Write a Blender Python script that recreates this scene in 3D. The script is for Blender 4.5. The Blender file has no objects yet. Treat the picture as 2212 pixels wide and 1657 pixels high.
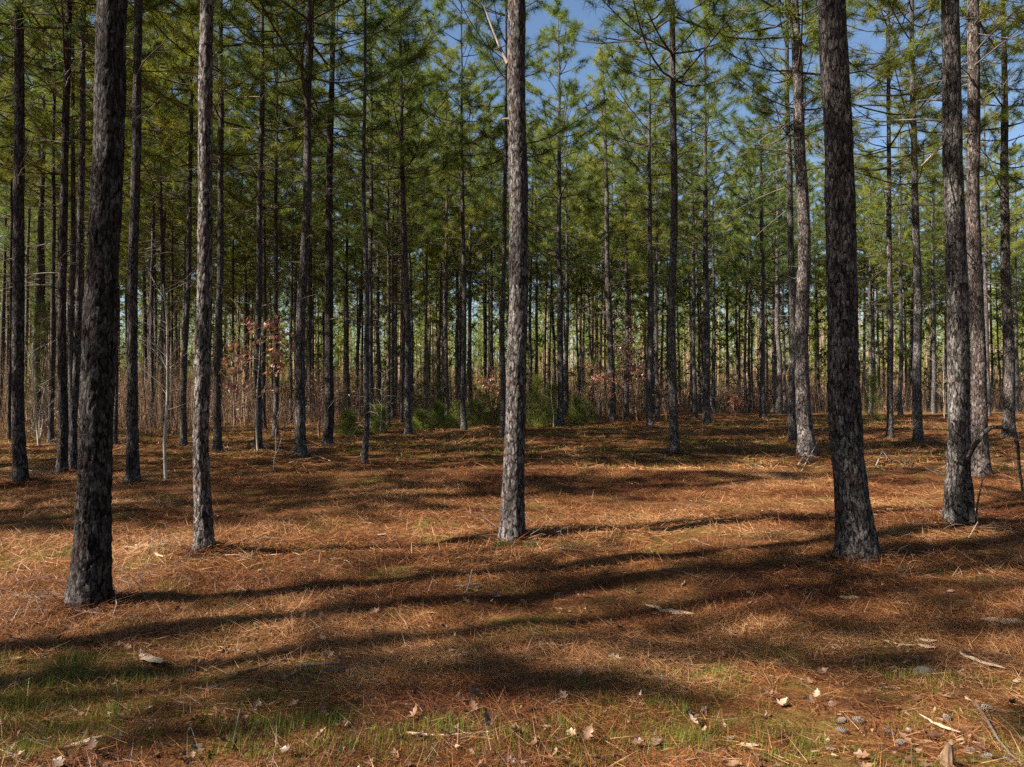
import bpy, math, random
import numpy as np
from mathutils import Vector, Quaternion
R = math.radians
rng = np.random.default_rng(11)
random.seed(5)
scn = bpy.context.scene
col = scn.collection

# ------------------------------------------------------------------ camera, sky, sun, exposure
FPX, HZ, EYE, S = 711.0, 391.0, 1.6, 1024 / 2212      # focal length and horizon in 1024-wide pixels; S: measured sheet -> 1024
cam_d = bpy.data.cameras.new('camera')
cam_d.sensor_width = 36.0
cam_d.lens = 36.0 * FPX / 1024
cam_d.clip_start, cam_d.clip_end = 0.05, 2000
cam = bpy.data.objects.new('camera', cam_d)
cam.location = (0, 0, EYE)
cam.rotation_euler = (R(90) + math.atan((HZ - 383.5) / FPX), 0, 0)
col.objects.link(cam)
scn.camera = cam

SUN_EL, SUN_DIR = 38.0, 20.0                           # shadows run to +X, turned SUN_DIR degrees towards +Y
world = bpy.data.worlds.new('World')
scn.world = world
world.use_nodes = True
wn = world.node_tree.nodes
wn.clear()
sky = wn.new('ShaderNodeTexSky')
sky.sky_type = 'NISHITA'
sky.sun_disc = False
sky.sun_elevation = R(SUN_EL)
sky.sun_rotation = R(270 - SUN_DIR)
sky.air_density = 1.1
sky.dust_density = 0.9
sky.ozone_density = 3.5
bg = wn.new('ShaderNodeBackground')
bg.inputs['Strength'].default_value = 0.051
wo = wn.new('ShaderNodeOutputWorld')
world.node_tree.links.new(sky.outputs[0], bg.inputs[0])
world.node_tree.links.new(bg.outputs[0], wo.inputs[0])
sl = bpy.data.lights.new('sun', 'SUN')
sl.energy = 5.0
sl.angle = R(0.53)
sl.color = (1.0, 0.93, 0.82)
so = bpy.data.objects.new('sun', sl)
_d = Vector((math.cos(R(SUN_DIR)) * math.cos(R(SUN_EL)), math.sin(R(SUN_DIR)) * math.cos(R(SUN_EL)), -math.sin(R(SUN_EL))))
so.rotation_euler = _d.to_track_quat('-Z', 'Y').to_euler()
so.location = (-20, -5, 18)
col.objects.link(so)
scn.view_settings.view_transform = 'Standard'
scn.view_settings.look = 'None'
scn.view_settings.gamma = 1.0
scn.view_settings.use_curve_mapping = False
scn.view_settings.exposure = 1.75
try:
    scn.cycles.use_denoising = False
    scn.cycles.sample_clamp_indirect = 3.0
    scn.cycles.max_bounces = 6
    scn.cycles.diffuse_bounces = 3
    scn.cycles.transmission_bounces = 3
    scn.cycles.transparent_max_bounces = 4
except Exception:
    pass

# ------------------------------------------------------------------ helpers
def link(o, parent=None):
    col.objects.link(o)
    if parent is not None:
        o.parent = parent
    return o

def tag(o, label=None, cat=None, group=None, kind=None):
    if label: o['label'] = label
    if cat: o['category'] = cat
    if group: o['group'] = group
    if kind: o['kind'] = kind
    return o

def empty(name, loc, label, cat, group=None):
    o = bpy.data.objects.new(name, None)
    o.empty_display_size = 0.2
    o.location = loc
    return tag(link(o), label, cat, group)

def mesh_np(name, V, Fc, mat, smooth=False, attrs=None):
    """V (n,3), Fc (m,k) -> mesh; attrs {name: float per vertex}"""
    V = np.asarray(V, dtype=np.float32); Fc = np.asarray(Fc, dtype=np.int32)
    me = bpy.data.meshes.new(name)
    m, k = Fc.shape
    me.vertices.add(len(V)); me.vertices.foreach_set('co', V.ravel())
    me.loops.add(m * k); me.loops.foreach_set('vertex_index', Fc.ravel())
    me.polygons.add(m)
    me.polygons.foreach_set('loop_start', np.arange(0, m * k, k, dtype=np.int32))
    try: me.polygons.foreach_set('loop_total', np.full(m, k, dtype=np.int32))
    except Exception: pass
    me.polygons.foreach_set('use_smooth', np.full(m, smooth, dtype=bool))
    me.update(calc_edges=True)
    for an, av in (attrs or {}).items():
        a = me.attributes.new(an, 'FLOAT', 'POINT')
        a.data.foreach_set('value', np.asarray(av, dtype=np.float32))
    me.materials.append(mat)
    return me

def obj(name, me, parent=None, loc=(0, 0, 0)):
    o = bpy.data.objects.new(name, me)
    o.location = loc
    return link(o, parent)

def _h(ix, iy, seed):
    with np.errstate(over='ignore'):
        h = (ix.astype(np.int64) * 374761393 + iy.astype(np.int64) * 668265263 + seed * 974634777) & 0xffffffff
        h = ((h ^ (h >> 13)) * 1274126177) & 0xffffffff
        h = ((h ^ (h >> 15)) * 2246822519) & 0xffffffff
        h = h ^ (h >> 16)
    return (h & 0xffffff) / float(0xffffff)

def vnoise(x, y, seed=0):
    ix, iy = np.floor(x), np.floor(y)
    fx, fy = x - ix, y - iy
    fx = fx * fx * (3 - 2 * fx); fy = fy * fy * (3 - 2 * fy)
    a, b = _h(ix, iy, seed), _h(ix + 1, iy, seed)
    c, d = _h(ix, iy + 1, seed), _h(ix + 1, iy + 1, seed)
    return (a + (b - a) * fx) * (1 - fy) + (c + (d - c) * fx) * fy

def fbm(x, y, seed=0, octv=3):
    s, a, t = 0, 1.0, 0
    for i in range(octv):
        s = s + a * vnoise(x * 2 ** i, y * 2 ** i, seed + i); t += a; a *= 0.5
    return s / t

def smooth(a, b, x):
    t = np.clip((x - a) / (b - a), 0, 1)
    return t * t * (3 - 2 * t)

MOUNDS = []                                            # (x, y, radius, height) gathered straw round the feet of the trees
def ground_z(x, y):
    x = np.asarray(x, dtype=float); y = np.asarray(y, dtype=float)
    z = 0.16 * (fbm(x / 9, y / 9, 1, 2) - 0.5) + 0.16 * (fbm(x / 2.0, y / 1.4, 4, 3) - 0.5) + 0.06 * (vnoise(x / 0.55, y / 0.4, 9) - 0.5) + 0.035 * (vnoise(x / 0.2, y / 0.17, 19) - 0.5)
    near = np.exp(-(x * x + y * y) / 9.0)
    z = z * (1 - 0.6 * near)
    z = z + 7.0 * smooth(60, 190, y) + 3.0 * smooth(150, 400, y)
    for mx, my, mr, mh in MOUNDS:
        q = ((x - mx) ** 2 + (y - my) ** 2) / (mr * mr)
        z = z + mh * np.exp(-np.minimum(q, 30))
    return z
def gz(x, y): return float(ground_z(np.array([x]), np.array([y]))[0])

def gp(x, y):
    """sheet pixel of a spot on the ground -> world X, Y"""
    d = FPX * EYE / (y * S - HZ)
    for _ in range(4):
        d = FPX * (EYE - gz((x * S - 512) / FPX * d, d)) / (y * S - HZ)
    return (x * S - 512) / FPX * d, d
def wp(x, y, d):
    """sheet pixel at depth d -> world point"""
    return Vector(((x * S - 512) / FPX * d, d, EYE + (HZ - y * S) / FPX * d))

def tubes(lines, k=4):
    """lines: [(points, radii)] -> V, F (quads)"""
    Vs, Fs, n0 = [], [], 0
    ang = np.arange(k) * 2 * math.pi / k
    ca, sa = np.cos(ang), np.sin(ang)
    for P, r in lines:
        P = np.asarray(P, dtype=float); r = np.asarray(r, dtype=float)
        n = len(P)
        T = np.gradient(P, axis=0)
        T /= np.linalg.norm(T, axis=1)[:, None] + 1e-9
        up = np.array([0.13, 0.27, 1.0]) if abs(T[0, 2]) < 0.8 else np.array([1.0, 0.2, 0.05])
        A = np.cross(T, up); A /= np.linalg.norm(A, axis=1)[:, None] + 1e-9
        B = np.cross(T, A)
        ring = P[:, None, :] + r[:, None, None] * (A[:, None, :] * ca[None, :, None] + B[:, None, :] * sa[None, :, None])
        Vs.append(ring.reshape(-1, 3))
        i = np.arange(n - 1)[:, None] * k; j = np.arange(k)[None, :]; j2 = (j + 1) % k
        Fs.append((np.stack([i + j, i + j2, i + k + j2, i + k + j], -1) + n0).reshape(-1, 4))
        n0 += n * k
    return np.concatenate(Vs), np.concatenate(Fs)

def needles(C, D, m, length, width, spread=0.7, r=None):
    """tufts at C pointing along D, m single-triangle needles each -> V, F, tone per vertex"""
    r = r or rng
    n = len(C)
    c = np.repeat(C, m, 0); d = np.repeat(D, m, 0)
    v = d * (1 - spread * 0.5) + r.normal(size=c.shape) * spread
    v /= np.linalg.norm(v, axis=1)[:, None] + 1e-9
    root = c + d * (r.random((n * m, 1)) * 0.3 - 0.22)
    L = length * (0.65 + 0.6 * r.random((n * m, 1)))
    tip = root + v * L
    tip[:, 2] -= 0.12 * L[:, 0]
    w = np.cross(v, r.normal(size=v.shape)); w /= np.linalg.norm(w, axis=1)[:, None] + 1e-9
    w *= width * 0.5
    V = np.stack([root - w, root + w, tip], 1).reshape(-1, 3)
    Fc = np.arange(n * m * 3).reshape(-1, 3)
    tone = np.repeat(np.clip(np.repeat(r.random(n), m) * 0.75 + r.random(n * m) * 0.25, 0, 1), 3)
    return V, Fc, tone

# ------------------------------------------------------------------ materials
def new_mat(name):
    m = bpy.data.materials.new(name)
    m.use_nodes = True
    nt = m.node_tree
    nt.nodes.clear()
    out = nt.nodes.new('ShaderNodeOutputMaterial')
    return m, nt, out

def ramp(nt, fac, stops):
    n = nt.nodes.new('ShaderNodeValToRGB')
    el = n.color_ramp.elements
    while len(el) < len(stops): el.new(0.5)
    for e, (p, c) in zip(el, stops):
        e.position = p; e.color = (*c, 1)
    nt.links.new(fac, n.inputs[0])
    return n.outputs[0]

def noise(nt, scale, detail=4, coord=None, rough=0.6):
    n = nt.nodes.new('ShaderNodeTexNoise')
    n.inputs['Scale'].default_value = scale
    n.inputs['Detail'].default_value = detail
    n.inputs['Roughness'].default_value = rough
    if coord is not None: nt.links.new(coord, n.inputs['Vector'])
    return n.outputs['Fac']

def mapped(nt, scale, src='Object'):
    t = nt.nodes.new('ShaderNodeTexCoord'); m = nt.nodes.new('ShaderNodeMapping')
    m.inputs['Scale'].default_value = scale
    nt.links.new(t.outputs[src], m.inputs['Vector'])
    return m.outputs[0]

def mixc(nt, fac, a, b, mode='MIX'):
    n = nt.nodes.new('ShaderNodeMix'); n.data_type = 'RGBA'; n.blend_type = mode
    for i, v in ((0, fac), (6, a), (7, b)):
        if hasattr(v, 'links') or hasattr(v, 'is_linked'): nt.links.new(v, n.inputs[i])
        else: n.inputs[i].default_value = v if i == 0 else (*v, 1)
    return n.outputs[2]

def attr(nt, name):
    n = nt.nodes.new('ShaderNodeAttribute'); n.attribute_name = name
    return n.outputs['Fac']

def math_n(nt, op, a, b):
    n = nt.nodes.new('ShaderNodeMath'); n.operation = op
    for i, v in enumerate((a, b)):
        if hasattr(v, 'is_linked'): nt.links.new(v, n.inputs[i])
        else: n.inputs[i].default_value = v
    return n.outputs[0]

def surf(nt, out, colr, rough=0.9, bump=None, dist=0.01, strength=0.6, spec=0.15):
    p = nt.nodes.new('ShaderNodeBsdfPrincipled')
    p.inputs['Roughness'].default_value = rough
    p.inputs['Specular IOR Level'].default_value = spec
    if hasattr(colr, 'is_linked'): nt.links.new(colr, p.inputs['Base Color'])
    else: p.inputs['Base Color'].default_value = (*colr, 1)
    if bump is not None:
        b = nt.nodes.new('ShaderNodeBump')
        b.inputs['Distance'].default_value = dist; b.inputs['Strength'].default_value = strength
        nt.links.new(bump, b.inputs['Height']); nt.links.new(b.outputs[0], p.inputs['Normal'])
    nt.links.new(p.outputs[0], out.inputs[0])
    return p

def bark_mat():
    m, nt, out = new_mat('pine_bark')
    L = nt.links.new
    cb = nt.nodes.new('ShaderNodeCombineXYZ')
    L(attr(nt, 'bu'), cb.inputs[0]); L(attr(nt, 'bv'), cb.inputs[1])
    info = nt.nodes.new('ShaderNodeObjectInfo')
    L(math_n(nt, 'MULTIPLY', info.outputs['Random'], 40.0), cb.inputs[2])
    P = cb.outputs[0]
    def vor(sx, sy, warp, feature):
        """plates sx wide, sy tall, their outlines bent by noise"""
        mp = nt.nodes.new('ShaderNodeMapping'); mp.inputs['Scale'].default_value = (1 / sx, 1 / sy, 1)
        L(P, mp.inputs[0])
        v = mp.outputs[0]
        for sc_, am in warp:
            n = nt.nodes.new('ShaderNodeTexNoise'); n.inputs['Scale'].default_value = sc_; n.inputs['Detail'].default_value = 3
            L(mp.outputs[0], n.inputs['Vector'])
            sub = nt.nodes.new('ShaderNodeVectorMath'); sub.operation = 'SUBTRACT'; sub.inputs[1].default_value = (.5, .5, .5); L(n.outputs['Color'], sub.inputs[0])
            scl = nt.nodes.new('ShaderNodeVectorMath'); scl.operation = 'SCALE'; scl.inputs['Scale'].default_value = am; L(sub.outputs[0], scl.inputs[0])
            ad = nt.nodes.new('ShaderNodeVectorMath'); L(v, ad.inputs[0]); L(scl.outputs[0], ad.inputs[1]); v = ad.outputs[0]
        r = []
        for f in feature:
            vo = nt.nodes.new('ShaderNodeTexVoronoi'); vo.voronoi_dimensions = '2D'; vo.feature = f; vo.inputs['Scale'].default_value = 1.0
            L(v, vo.inputs['Vector'])
            r.append(vo.outputs['Distance'] if f != 'F1' else vo.outputs['Color'])
        return r
    eA, cA = vor(0.034, 0.115, ((0.5, 1.5), (2.0, 0.8)), ('DISTANCE_TO_EDGE', 'F1'))
    eB, cB = vor(0.016, 0.034, ((0.6, 1.2), (3.0, 0.6)), ('DISTANCE_TO_EDGE', 'F1'))
    mp = nt.nodes.new('ShaderNodeMapping'); mp.inputs['Scale'].default_value = (1, 0.22, 1); L(P, mp.inputs[0])
    fur = noise(nt, 34, 5, mp.outputs[0], 0.7)                      # long upright furrows
    mp2 = nt.nodes.new('ShaderNodeMapping'); mp2.inputs['Scale'].default_value = (1, 0.7, 1); L(P, mp2.inputs[0])
    grain = noise(nt, 150, 4, mp2.outputs[0], 0.7)
    blot = noise(nt, 7, 4, P, 0.65)
    def rampf(f, a, b):
        n = nt.nodes.new('ShaderNodeMapRange'); n.interpolation_type = 'SMOOTHSTEP'
        n.inputs['From Min'].default_value = a; n.inputs['From Max'].default_value = b; L(f, n.inputs[0]); return n.outputs[0]
    crackA = rampf(math_n(nt, 'ADD', eA, math_n(nt, 'MULTIPLY', math_n(nt, 'SUBTRACT', fur, 0.52), 0.85)), -0.05, 0.15)   # 0 in the fissure, 1 on the plate
    crackB = rampf(math_n(nt, 'ADD', eB, math_n(nt, 'MULTIPLY', math_n(nt, 'SUBTRACT', grain, 0.5), 0.5)), -0.05, 0.12)
    sA = nt.nodes.new('ShaderNodeSeparateColor'); L(cA, sA.inputs[0])
    sB = nt.nodes.new('ShaderNodeSeparateColor'); L(cB, sB.inputs[0])
    tone = math_n(nt, 'ADD', math_n(nt, 'MULTIPLY', sA.outputs[0], 0.35), math_n(nt, 'ADD', math_n(nt, 'MULTIPLY', sB.outputs[0], 0.30), math_n(nt, 'MULTIPLY', grain, 0.40)))
    c = ramp(nt, tone, [(0.25, (0.030, 0.025, 0.024)), (0.5, (0.076, 0.066, 0.063)), (0.78, (0.205, 0.188, 0.181))])
    c = mixc(nt, rampf(blot, 0.56, 0.72), c, (0.165, 0.166, 0.142))
    c = mixc(nt, math_n(nt, 'MULTIPLY', rampf(blot, 0.46, 0.34), 0.45), c, (0.085, 0.042, 0.028))
    dark = math_n(nt, 'MULTIPLY', crackA, math_n(nt, 'ADD', math_n(nt, 'MULTIPLY', crackB, 0.55), 0.45))
    c = mixc(nt, dark, (0.013, 0.008, 0.006), c)
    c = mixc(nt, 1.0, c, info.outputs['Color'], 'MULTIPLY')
    h = math_n(nt, 'ADD', math_n(nt, 'MULTIPLY', crackA, 1.0), math_n(nt, 'MULTIPLY', sA.outputs[1], 0.5))
    h = math_n(nt, 'ADD', h, math_n(nt, 'ADD', math_n(nt, 'MULTIPLY', crackB, 0.28), math_n(nt, 'MULTIPLY', sB.outputs[1], 0.30)))
    h = math_n(nt, 'ADD', h, math_n(nt, 'ADD', math_n(nt, 'MULTIPLY', grain, 0.30), math_n(nt, 'MULTIPLY', fur, 0.7)))
    surf(nt, out, c, 0.92, h, 0.014, 0.85, 0.10)
    return m

def wood_mat(name, a, b, scale=30):
    m, nt, out = new_mat(name)
    co = mapped(nt, (1, 1, 0.3))
    n1 = noise(nt, scale, 4, co)
    surf(nt, out, ramp(nt, n1, [(0.3, a), (0.7, b)]), 0.9, n1, 0.006, 0.6)
    return m

def leaf_mat(name, stops, trans=0.3, var=0.3, gloss=0.06):
    m, nt, out = new_mat(name)
    tone = attr(nt, 'tone')
    info = nt.nodes.new('ShaderNodeObjectInfo')
    f = math_n(nt, 'ADD', math_n(nt, 'MULTIPLY', tone, 1 - var), math_n(nt, 'MULTIPLY', info.outputs['Random'], var))
    c = ramp(nt, f, stops)
    d = nt.nodes.new('ShaderNodeBsdfDiffuse'); t = nt.nodes.new('ShaderNodeBsdfTranslucent'); g = nt.nodes.new('ShaderNodeBsdfGlossy')
    g.inputs['Roughness'].default_value = 0.45
    g.inputs['Color'].default_value = (0.8, 0.85, 0.9, 1)
    nt.links.new(c, d.inputs[0]); nt.links.new(c, t.inputs[0])
    mx = nt.nodes.new('ShaderNodeMixShader'); mx.inputs[0].default_value = trans
    nt.links.new(d.outputs[0], mx.inputs[1]); nt.links.new(t.outputs[0], mx.inputs[2])
    mg = nt.nodes.new('ShaderNodeMixShader'); mg.inputs[0].default_value = gloss
    nt.links.new(mx.outputs[0], mg.inputs[1]); nt.links.new(g.outputs[0], mg.inputs[2])
    nt.links.new(mg.outputs[0], out.inputs[0])
    return m

M_BARK = bark_mat()
M_TWIG = wood_mat('dead_twig_wood', (0.07, 0.052, 0.042), (0.19, 0.155, 0.13), 14)
M_BOUGH = wood_mat('live_bough_bark', (0.035, 0.025, 0.02), (0.11, 0.085, 0.068), 14)
M_PALE = wood_mat('bleached_wood', (0.24, 0.17, 0.11), (0.55, 0.43, 0.30), 60)
M_BRUSH = wood_mat('brush_twig_wood', (0.115, 0.070, 0.043), (0.31, 0.205, 0.130), 6)
M_NEEDLE = leaf_mat('pine_needles', [(0.0, (0.042, 0.074, 0.028)), (0.3, (0.110, 0.160, 0.032)), (0.6, (0.205, 0.232, 0.030)), (1.0, (0.33, 0.285, 0.038))], 0.45, 0.42, 0.015)
M_YOUNG = leaf_mat('young_pine_needles', [(0, (0.11, 0.15, 0.03)), (1, (0.27, 0.28, 0.05))], 0.45, 0.2, 0.015)
M_CEDAR = leaf_mat('cedar_sprays', [(0, (0.04, 0.05, 0.02)), (1, (0.12, 0.125, 0.035))], 0.2, 0.2, 0.01)
M_COPPER = leaf_mat('copper_leaves', [(0, (0.26, 0.095, 0.05)), (0.5, (0.46, 0.20, 0.115)), (1, (0.60, 0.33, 0.20))], 0.4, 0.5)
M_RUST = leaf_mat('rust_leaves', [(0, (0.10, 0.04, 0.025)), (1, (0.24, 0.10, 0.055))], 0.3, 0.3)
M_STRAW = leaf_mat('pine_straw', [(0.0, (0.0331, 0.0092, 0.0044)), (0.28, (0.0956, 0.0293, 0.0110)), (0.55, (0.1926, 0.0708, 0.0220)), (0.8, (0.3162, 0.1393, 0.0469)), (1.0, (0.4118, 0.2383, 0.1213))], 0.1, 0.0, 0.03)
M_GRASS = leaf_mat('grass_blades', [(0, (0.050, 0.092, 0.012)), (0.45, (0.125, 0.170, 0.018)), (0.7, (0.215, 0.215, 0.03)), (1, (0.30, 0.22, 0.08))], 0.35, 0.0, 0.015)
M_MOSS = leaf_mat('moss', [(0, (0.05, 0.055, 0.010)), (1, (0.13, 0.125, 0.025))], 0.15, 0.0, 0.02)
M_OAK = leaf_mat('dry_oak_leaf', [(0, (0.0527, 0.0273, 0.0161)), (0.5, (0.0992, 0.0570, 0.0347)), (1, (0.1612, 0.1066, 0.0682))], 0.2, 0.85, 0.04)

M_SCRAP = leaf_mat('leaf_scraps', [(0, (0.0700, 0.0350, 0.0210)), (0.6, (0.2100, 0.1190, 0.0700)), (1, (0.3640, 0.2660, 0.1820))], 0.1, 0.0, 0.02)
def ground_mat():
    m, nt, out = new_mat('straw_floor')
    co = mapped(nt, (1, 1, 1))
    streak = mapped(nt, (0.35, 1.6, 1))
    n1 = noise(nt, 0.55, 3, co); n2 = noise(nt, 9, 6, streak, 0.7); n3 = noise(nt, 60, 5, co, 0.75); n4 = noise(nt, 1.6, 4, co)
    c = ramp(nt, n3, [(0.36, (0.0259, 0.0095, 0.0052)), (0.5, (0.0999, 0.0388, 0.0143)), (0.64, (0.2368, 0.1122, 0.0416))])
    c = mixc(nt, ramp(nt, n2, [(0.42, (0, 0, 0)), (0.72, (0.6, 0.6, 0.6))]), c, (0.26, 0.125, 0.052))
    c = mixc(nt, ramp(nt, n4, [(0.50, (0, 0, 0)), (0.66, (0.75, 0.75, 0.75))]), c, (0.095, 0.100, 0.020))
    c = mixc(nt, ramp(nt, n1, [(0.45, (0, 0, 0)), (0.65, (0.45, 0.45, 0.45))]), c, (0.055, 0.021, 0.011))
    surf(nt, out, c, 0.95, math_n(nt, 'ADD', n3, n2), 0.02, 0.6, 0.05)
    return m
M_GROUND = ground_mat()
M_CONE = None
def cone_mat():
    m, nt, out = new_mat('cone_scales')
    tone = attr(nt, 'tone')
    info = nt.nodes.new('ShaderNodeObjectInfo')
    tone = math_n(nt, 'MULTIPLY', tone, math_n(nt, 'ADD', math_n(nt, 'MULTIPLY', info.outputs['Random'], 0.7), 0.55))
    surf(nt, out, ramp(nt, tone, [(0.0, (0.05, 0.035, 0.026)), (0.55, (0.17, 0.135, 0.115)), (1.0, (0.40, 0.35, 0.32))]), 0.85)
    return m
M_CONE = cone_mat()
M_STUB = wood_mat('weathered_wood', (0.07, 0.042, 0.025), (0.22, 0.145, 0.09), 50)
M_STONE = wood_mat('grey_stone', (0.075, 0.065, 0.058), (0.16, 0.14, 0.125), 20)

# ------------------------------------------------------------------ the pines that can be told apart: (x at the picture's top, x at the foot, y of the foot, width low on the trunk) on the measuring sheet
PINES = [
 # xtop, xbase, ybase, width, short phrase, label
 (33, 45, 1050, 30, 'the dark edge pine', 'dark straight pine closest to the left edge, thin sunlit strip down its shaded bark'),
 (138, 135, 1027, 22, 'the slim dark pine', 'slim dark pine standing between the edge tree and the huge shadowed trunk'),
 (176, 160, 1015, 18, 'the half hidden pine', 'pine half hidden behind the huge shadowed trunk, its foot out of sight'),
 (238, 196, 1305, 80, 'the huge shadowed trunk', 'huge rough-barked pine trunk in deep shade, thickest of all and leaning inward'),
 (291, 288, 1049, 27, 'the sooty pine', 'sooty dark pine to the right of the huge shadowed trunk with pale flecked side'),
 (440, 443, 1185, 40, 'the pale pinkish trunk', 'pale pinkish pine trunk lit by sun near the top with splinters round its foot'),
 (476, 471, 974, 18, 'the flecked pine', 'thinner light-flecked pine close behind the pale pinkish trunk'),
 (562, 558, 972, 17, 'the pine behind the copper sapling', 'slender pine standing directly behind the copper leaved sapling'),
 (597, 595, 942, 13, 'the thin pine right of the copper sapling', 'thin pine whose stem shows at the right side of the copper leaved sapling'),
 (664, 650, 989, 26, 'the pine with the bleached stub', 'pine with a bleached dead branch stub high up and twiggy debris at its foot'),
 (717, 708, 960, 24, 'the charcoal pine', 'charcoal dark straight pine right of the one with the bleached stub'),
 (412, 397, 965, 15, 'the crooked pine', 'dark pine with a crooked base standing left of the pale pinkish trunk'),
 (331, 328, 925, 12, 'the far crooked pair', 'thin dark pine seen above the bare pale sapling'),
 (117, 111, 959, 12, 'the thin edge pine', 'thin pine close against the left side of the slim dark pine'),
 (152, 157, 962, 14, 'the shaded pine', 'shaded pine squeezed between the slim dark pine and the huge trunk'),
 (24, 22, 952, 8, 'the edge sliver', 'narrow pine trunk peeping out left of the dark edge pine'),
 (250, 249, 959, 10, 'the thin right hand pine', 'thin pine just right of the huge shadowed trunk'),
 (799, 802, 929, 14, 'the flaky brown pine', 'flaky brown pine rising right behind the thin leaning dark stem'),
 (838, 839, 925, 10, 'the pale thin pine', 'pale thin pine with light grey stem left of the bowed pine'),
 (866, 868, 914, 8, 'the greyish thin pine', 'greyish thin pine close to the left of the bowed pine'),
 (862, 883, 939, 17, 'the bowed pine', 'bowed pine whose upper trunk curves over to the left against blue sky'),
 (963, 965, 912, 11, 'the light striped pine', 'light striped pine midway between the bowed pine and the twin-lit pine'),
 (996, 1003, 929, 14, 'the sunlit brown pine', 'sunlit brown pine with a pale foot left of the central trunk'),
 (1013, 1016, 903, 10, 'the shadow pine', 'shaded pine just right of the sunlit brown pine with the pale foot'),
 (1048, 1049, 893, 8, 'the pin straight pine', 'pin straight thin pine over the green seedlings left of the central trunk'),
 (1094, 1086, 943, 14, 'the hidden pine', 'reddish pine almost hidden behind the left edge of the central trunk'),
 (1119, 1107, 1162, 54, 'the mossy-footed central trunk', 'big central pine trunk with deep plated bark and mossy green foot'),
 (1156, 1160, 895, 9, 'the thin pine over the bright seedling', 'thin pine rising from the bright seedlings right of the central trunk'),
 (1207, 1210, 922, 18, 'the dark forked-shadow pine', 'dark pine with a thin pale sapling leaning at its foot'),
 (1225, 1224, 903, 10, 'the companion pine', 'narrow companion pine touching the dark pine with the leaning sapling'),
 (1300, 1322, 912, 18, 'the slanting pine', 'slanting grey pine whose trunk leans left as it rises, beside rust leaves'),
 (1349, 1355, 905, 11, 'the rust-leaf pine', 'pale pine rising through the rust coloured leaves'),
 (1405, 1404, 922, 16, 'the grey pine', 'grey pine with dark foot right of the rust coloured leaves'),
 (1415, 1420, 905, 11, 'the close pine', 'thin pine tight against the right side of the grey pine'),
 (1453, 1457, 980, 22, 'the white-footed pine', 'solitary straight pine with pale lit foot standing forward on open straw'),
 (1492, 1502, 904, 11, 'the mottled thin pine', 'mottled thin pine right of the solitary white-footed pine'),
 (1525, 1526, 915, 18, 'the dark banded pine', 'dark pine with one sunlit band high on its trunk'),
 (1541, 1543, 892, 8, 'the little pine', 'little pale pine just right of the dark banded pine'),
 (1645, 1648, 904, 16, 'the black-stained pine', 'black-stained pine with sunlit upper half at the clearing edge'),
 (1678, 1682, 895, 14, 'the light grey pine', 'light grey pine next to the black-stained pine'),
 (1702, 1713, 955, 19, 'the twin pine', 'shaded thinner twin standing hard against the bright silvery pine'),
 (1720, 1743, 987, 37, 'the bright silvery pine', 'bright silvery pine with coarse plates and twigs tangled round its foot'),
 (1799, 1850, 1198, 78, 'the great leaning trunk', 'great leaning pine trunk, sunlit above and black below with a pale foot'),
 (1881, 1880, 893, 9, 'the thin pine beside the great trunk', 'thin pine just right of the great leaning trunk'),
 (1926, 1922, 945, 15, 'the two-tone pine', 'slender pine, pale above and dark below, right of the great leaning trunk'),
 (1948, 1945, 897, 11, 'the dark far pine', 'dark thin pine between the two-tone pine and the blotched pine'),
 (1977, 1983, 957, 22, 'the blotched pine', 'blotched pine with patches of sun left of the scaly grey trunk'),
 (2018, 2017, 892, 10, 'the thin pale pine', 'thin pale pine seen left of the scaly grey trunk'),
 (2060, 2068, 1125, 52, 'the scaly grey trunk', 'scaly grey pine trunk with an arching bare vine at its foot'),
 (2107, 2115, 1032, 37, 'the flared trunk', 'pine with widely flared roots right behind the arching vine'),
 (2129, 2133, 898, 12, 'the narrow back pine', 'narrow pine showing at the right side of the flared trunk'),
 (2172, 2178, 945, 26, 'the spotted pine', 'pale pine with dark shadow spots near the right edge'),
 (2197, 2196, 890, 9, 'the last thin pine', 'last thin pine at the right edge, behind the spotted pine'),
 (748, 749, 902, 12, 'the dim pine', 'dim straight pine right of the charcoal pine'),
 (503, 503, 905, 8, 'the narrow pine left of the copper sapling', 'narrow pine left of the copper leaved sapling'),
 (631, 628, 915, 9, 'the narrow pine by the stub pine', 'narrow pine just left of the pine with the bleached stub'),
]
FAR_GROUP = 'slender pines standing back in the wood'
near_xy = []
for p in PINES:
    X, Y = gp(p[1], p[2])
    if Y < 9.5: X, Y = gp(p[1], p[2] + 12)
    near_xy.append((X, Y))
    if Y < 20: MOUNDS.append((X + 0.05, Y + 0.05, 0.5 + 0.012 * p[3] * 0.5, 0.03))

# ------------------------------------------------------------------ ground
def axis(parts):
    a = []
    for lo, hi, st in parts: a.append(np.arange(lo, hi, st))
    return np.concatenate(a)
gx = axis([(-400, -60, 20), (-60, -12, 0.8), (-12, 12, 0.085), (12, 60, 0.8), (60, 401, 20)])
gy = axis([(-60, -6, 1.2), (-6, 1.6, 0.25), (1.6, 9, 0.065), (9, 15, 0.1), (15, 45, 0.3), (45, 120, 1.5), (120, 601, 20)])
GX, GY = np.meshgrid(gx, gy)
GZ = ground_z(GX, GY)
nx, ny = len(gx), len(gy)
i = np.arange(ny - 1)[:, None] * nx + np.arange(nx - 1)[None, :]
gf = np.stack([i, i + 1, i + nx + 1, i + nx], -1).reshape(-1, 4)
ground = obj('ground', mesh_np('ground', np.stack([GX, GY, GZ], -1).reshape(-1, 3), gf, M_GROUND, True))
tag(ground, kind='structure')

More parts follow.
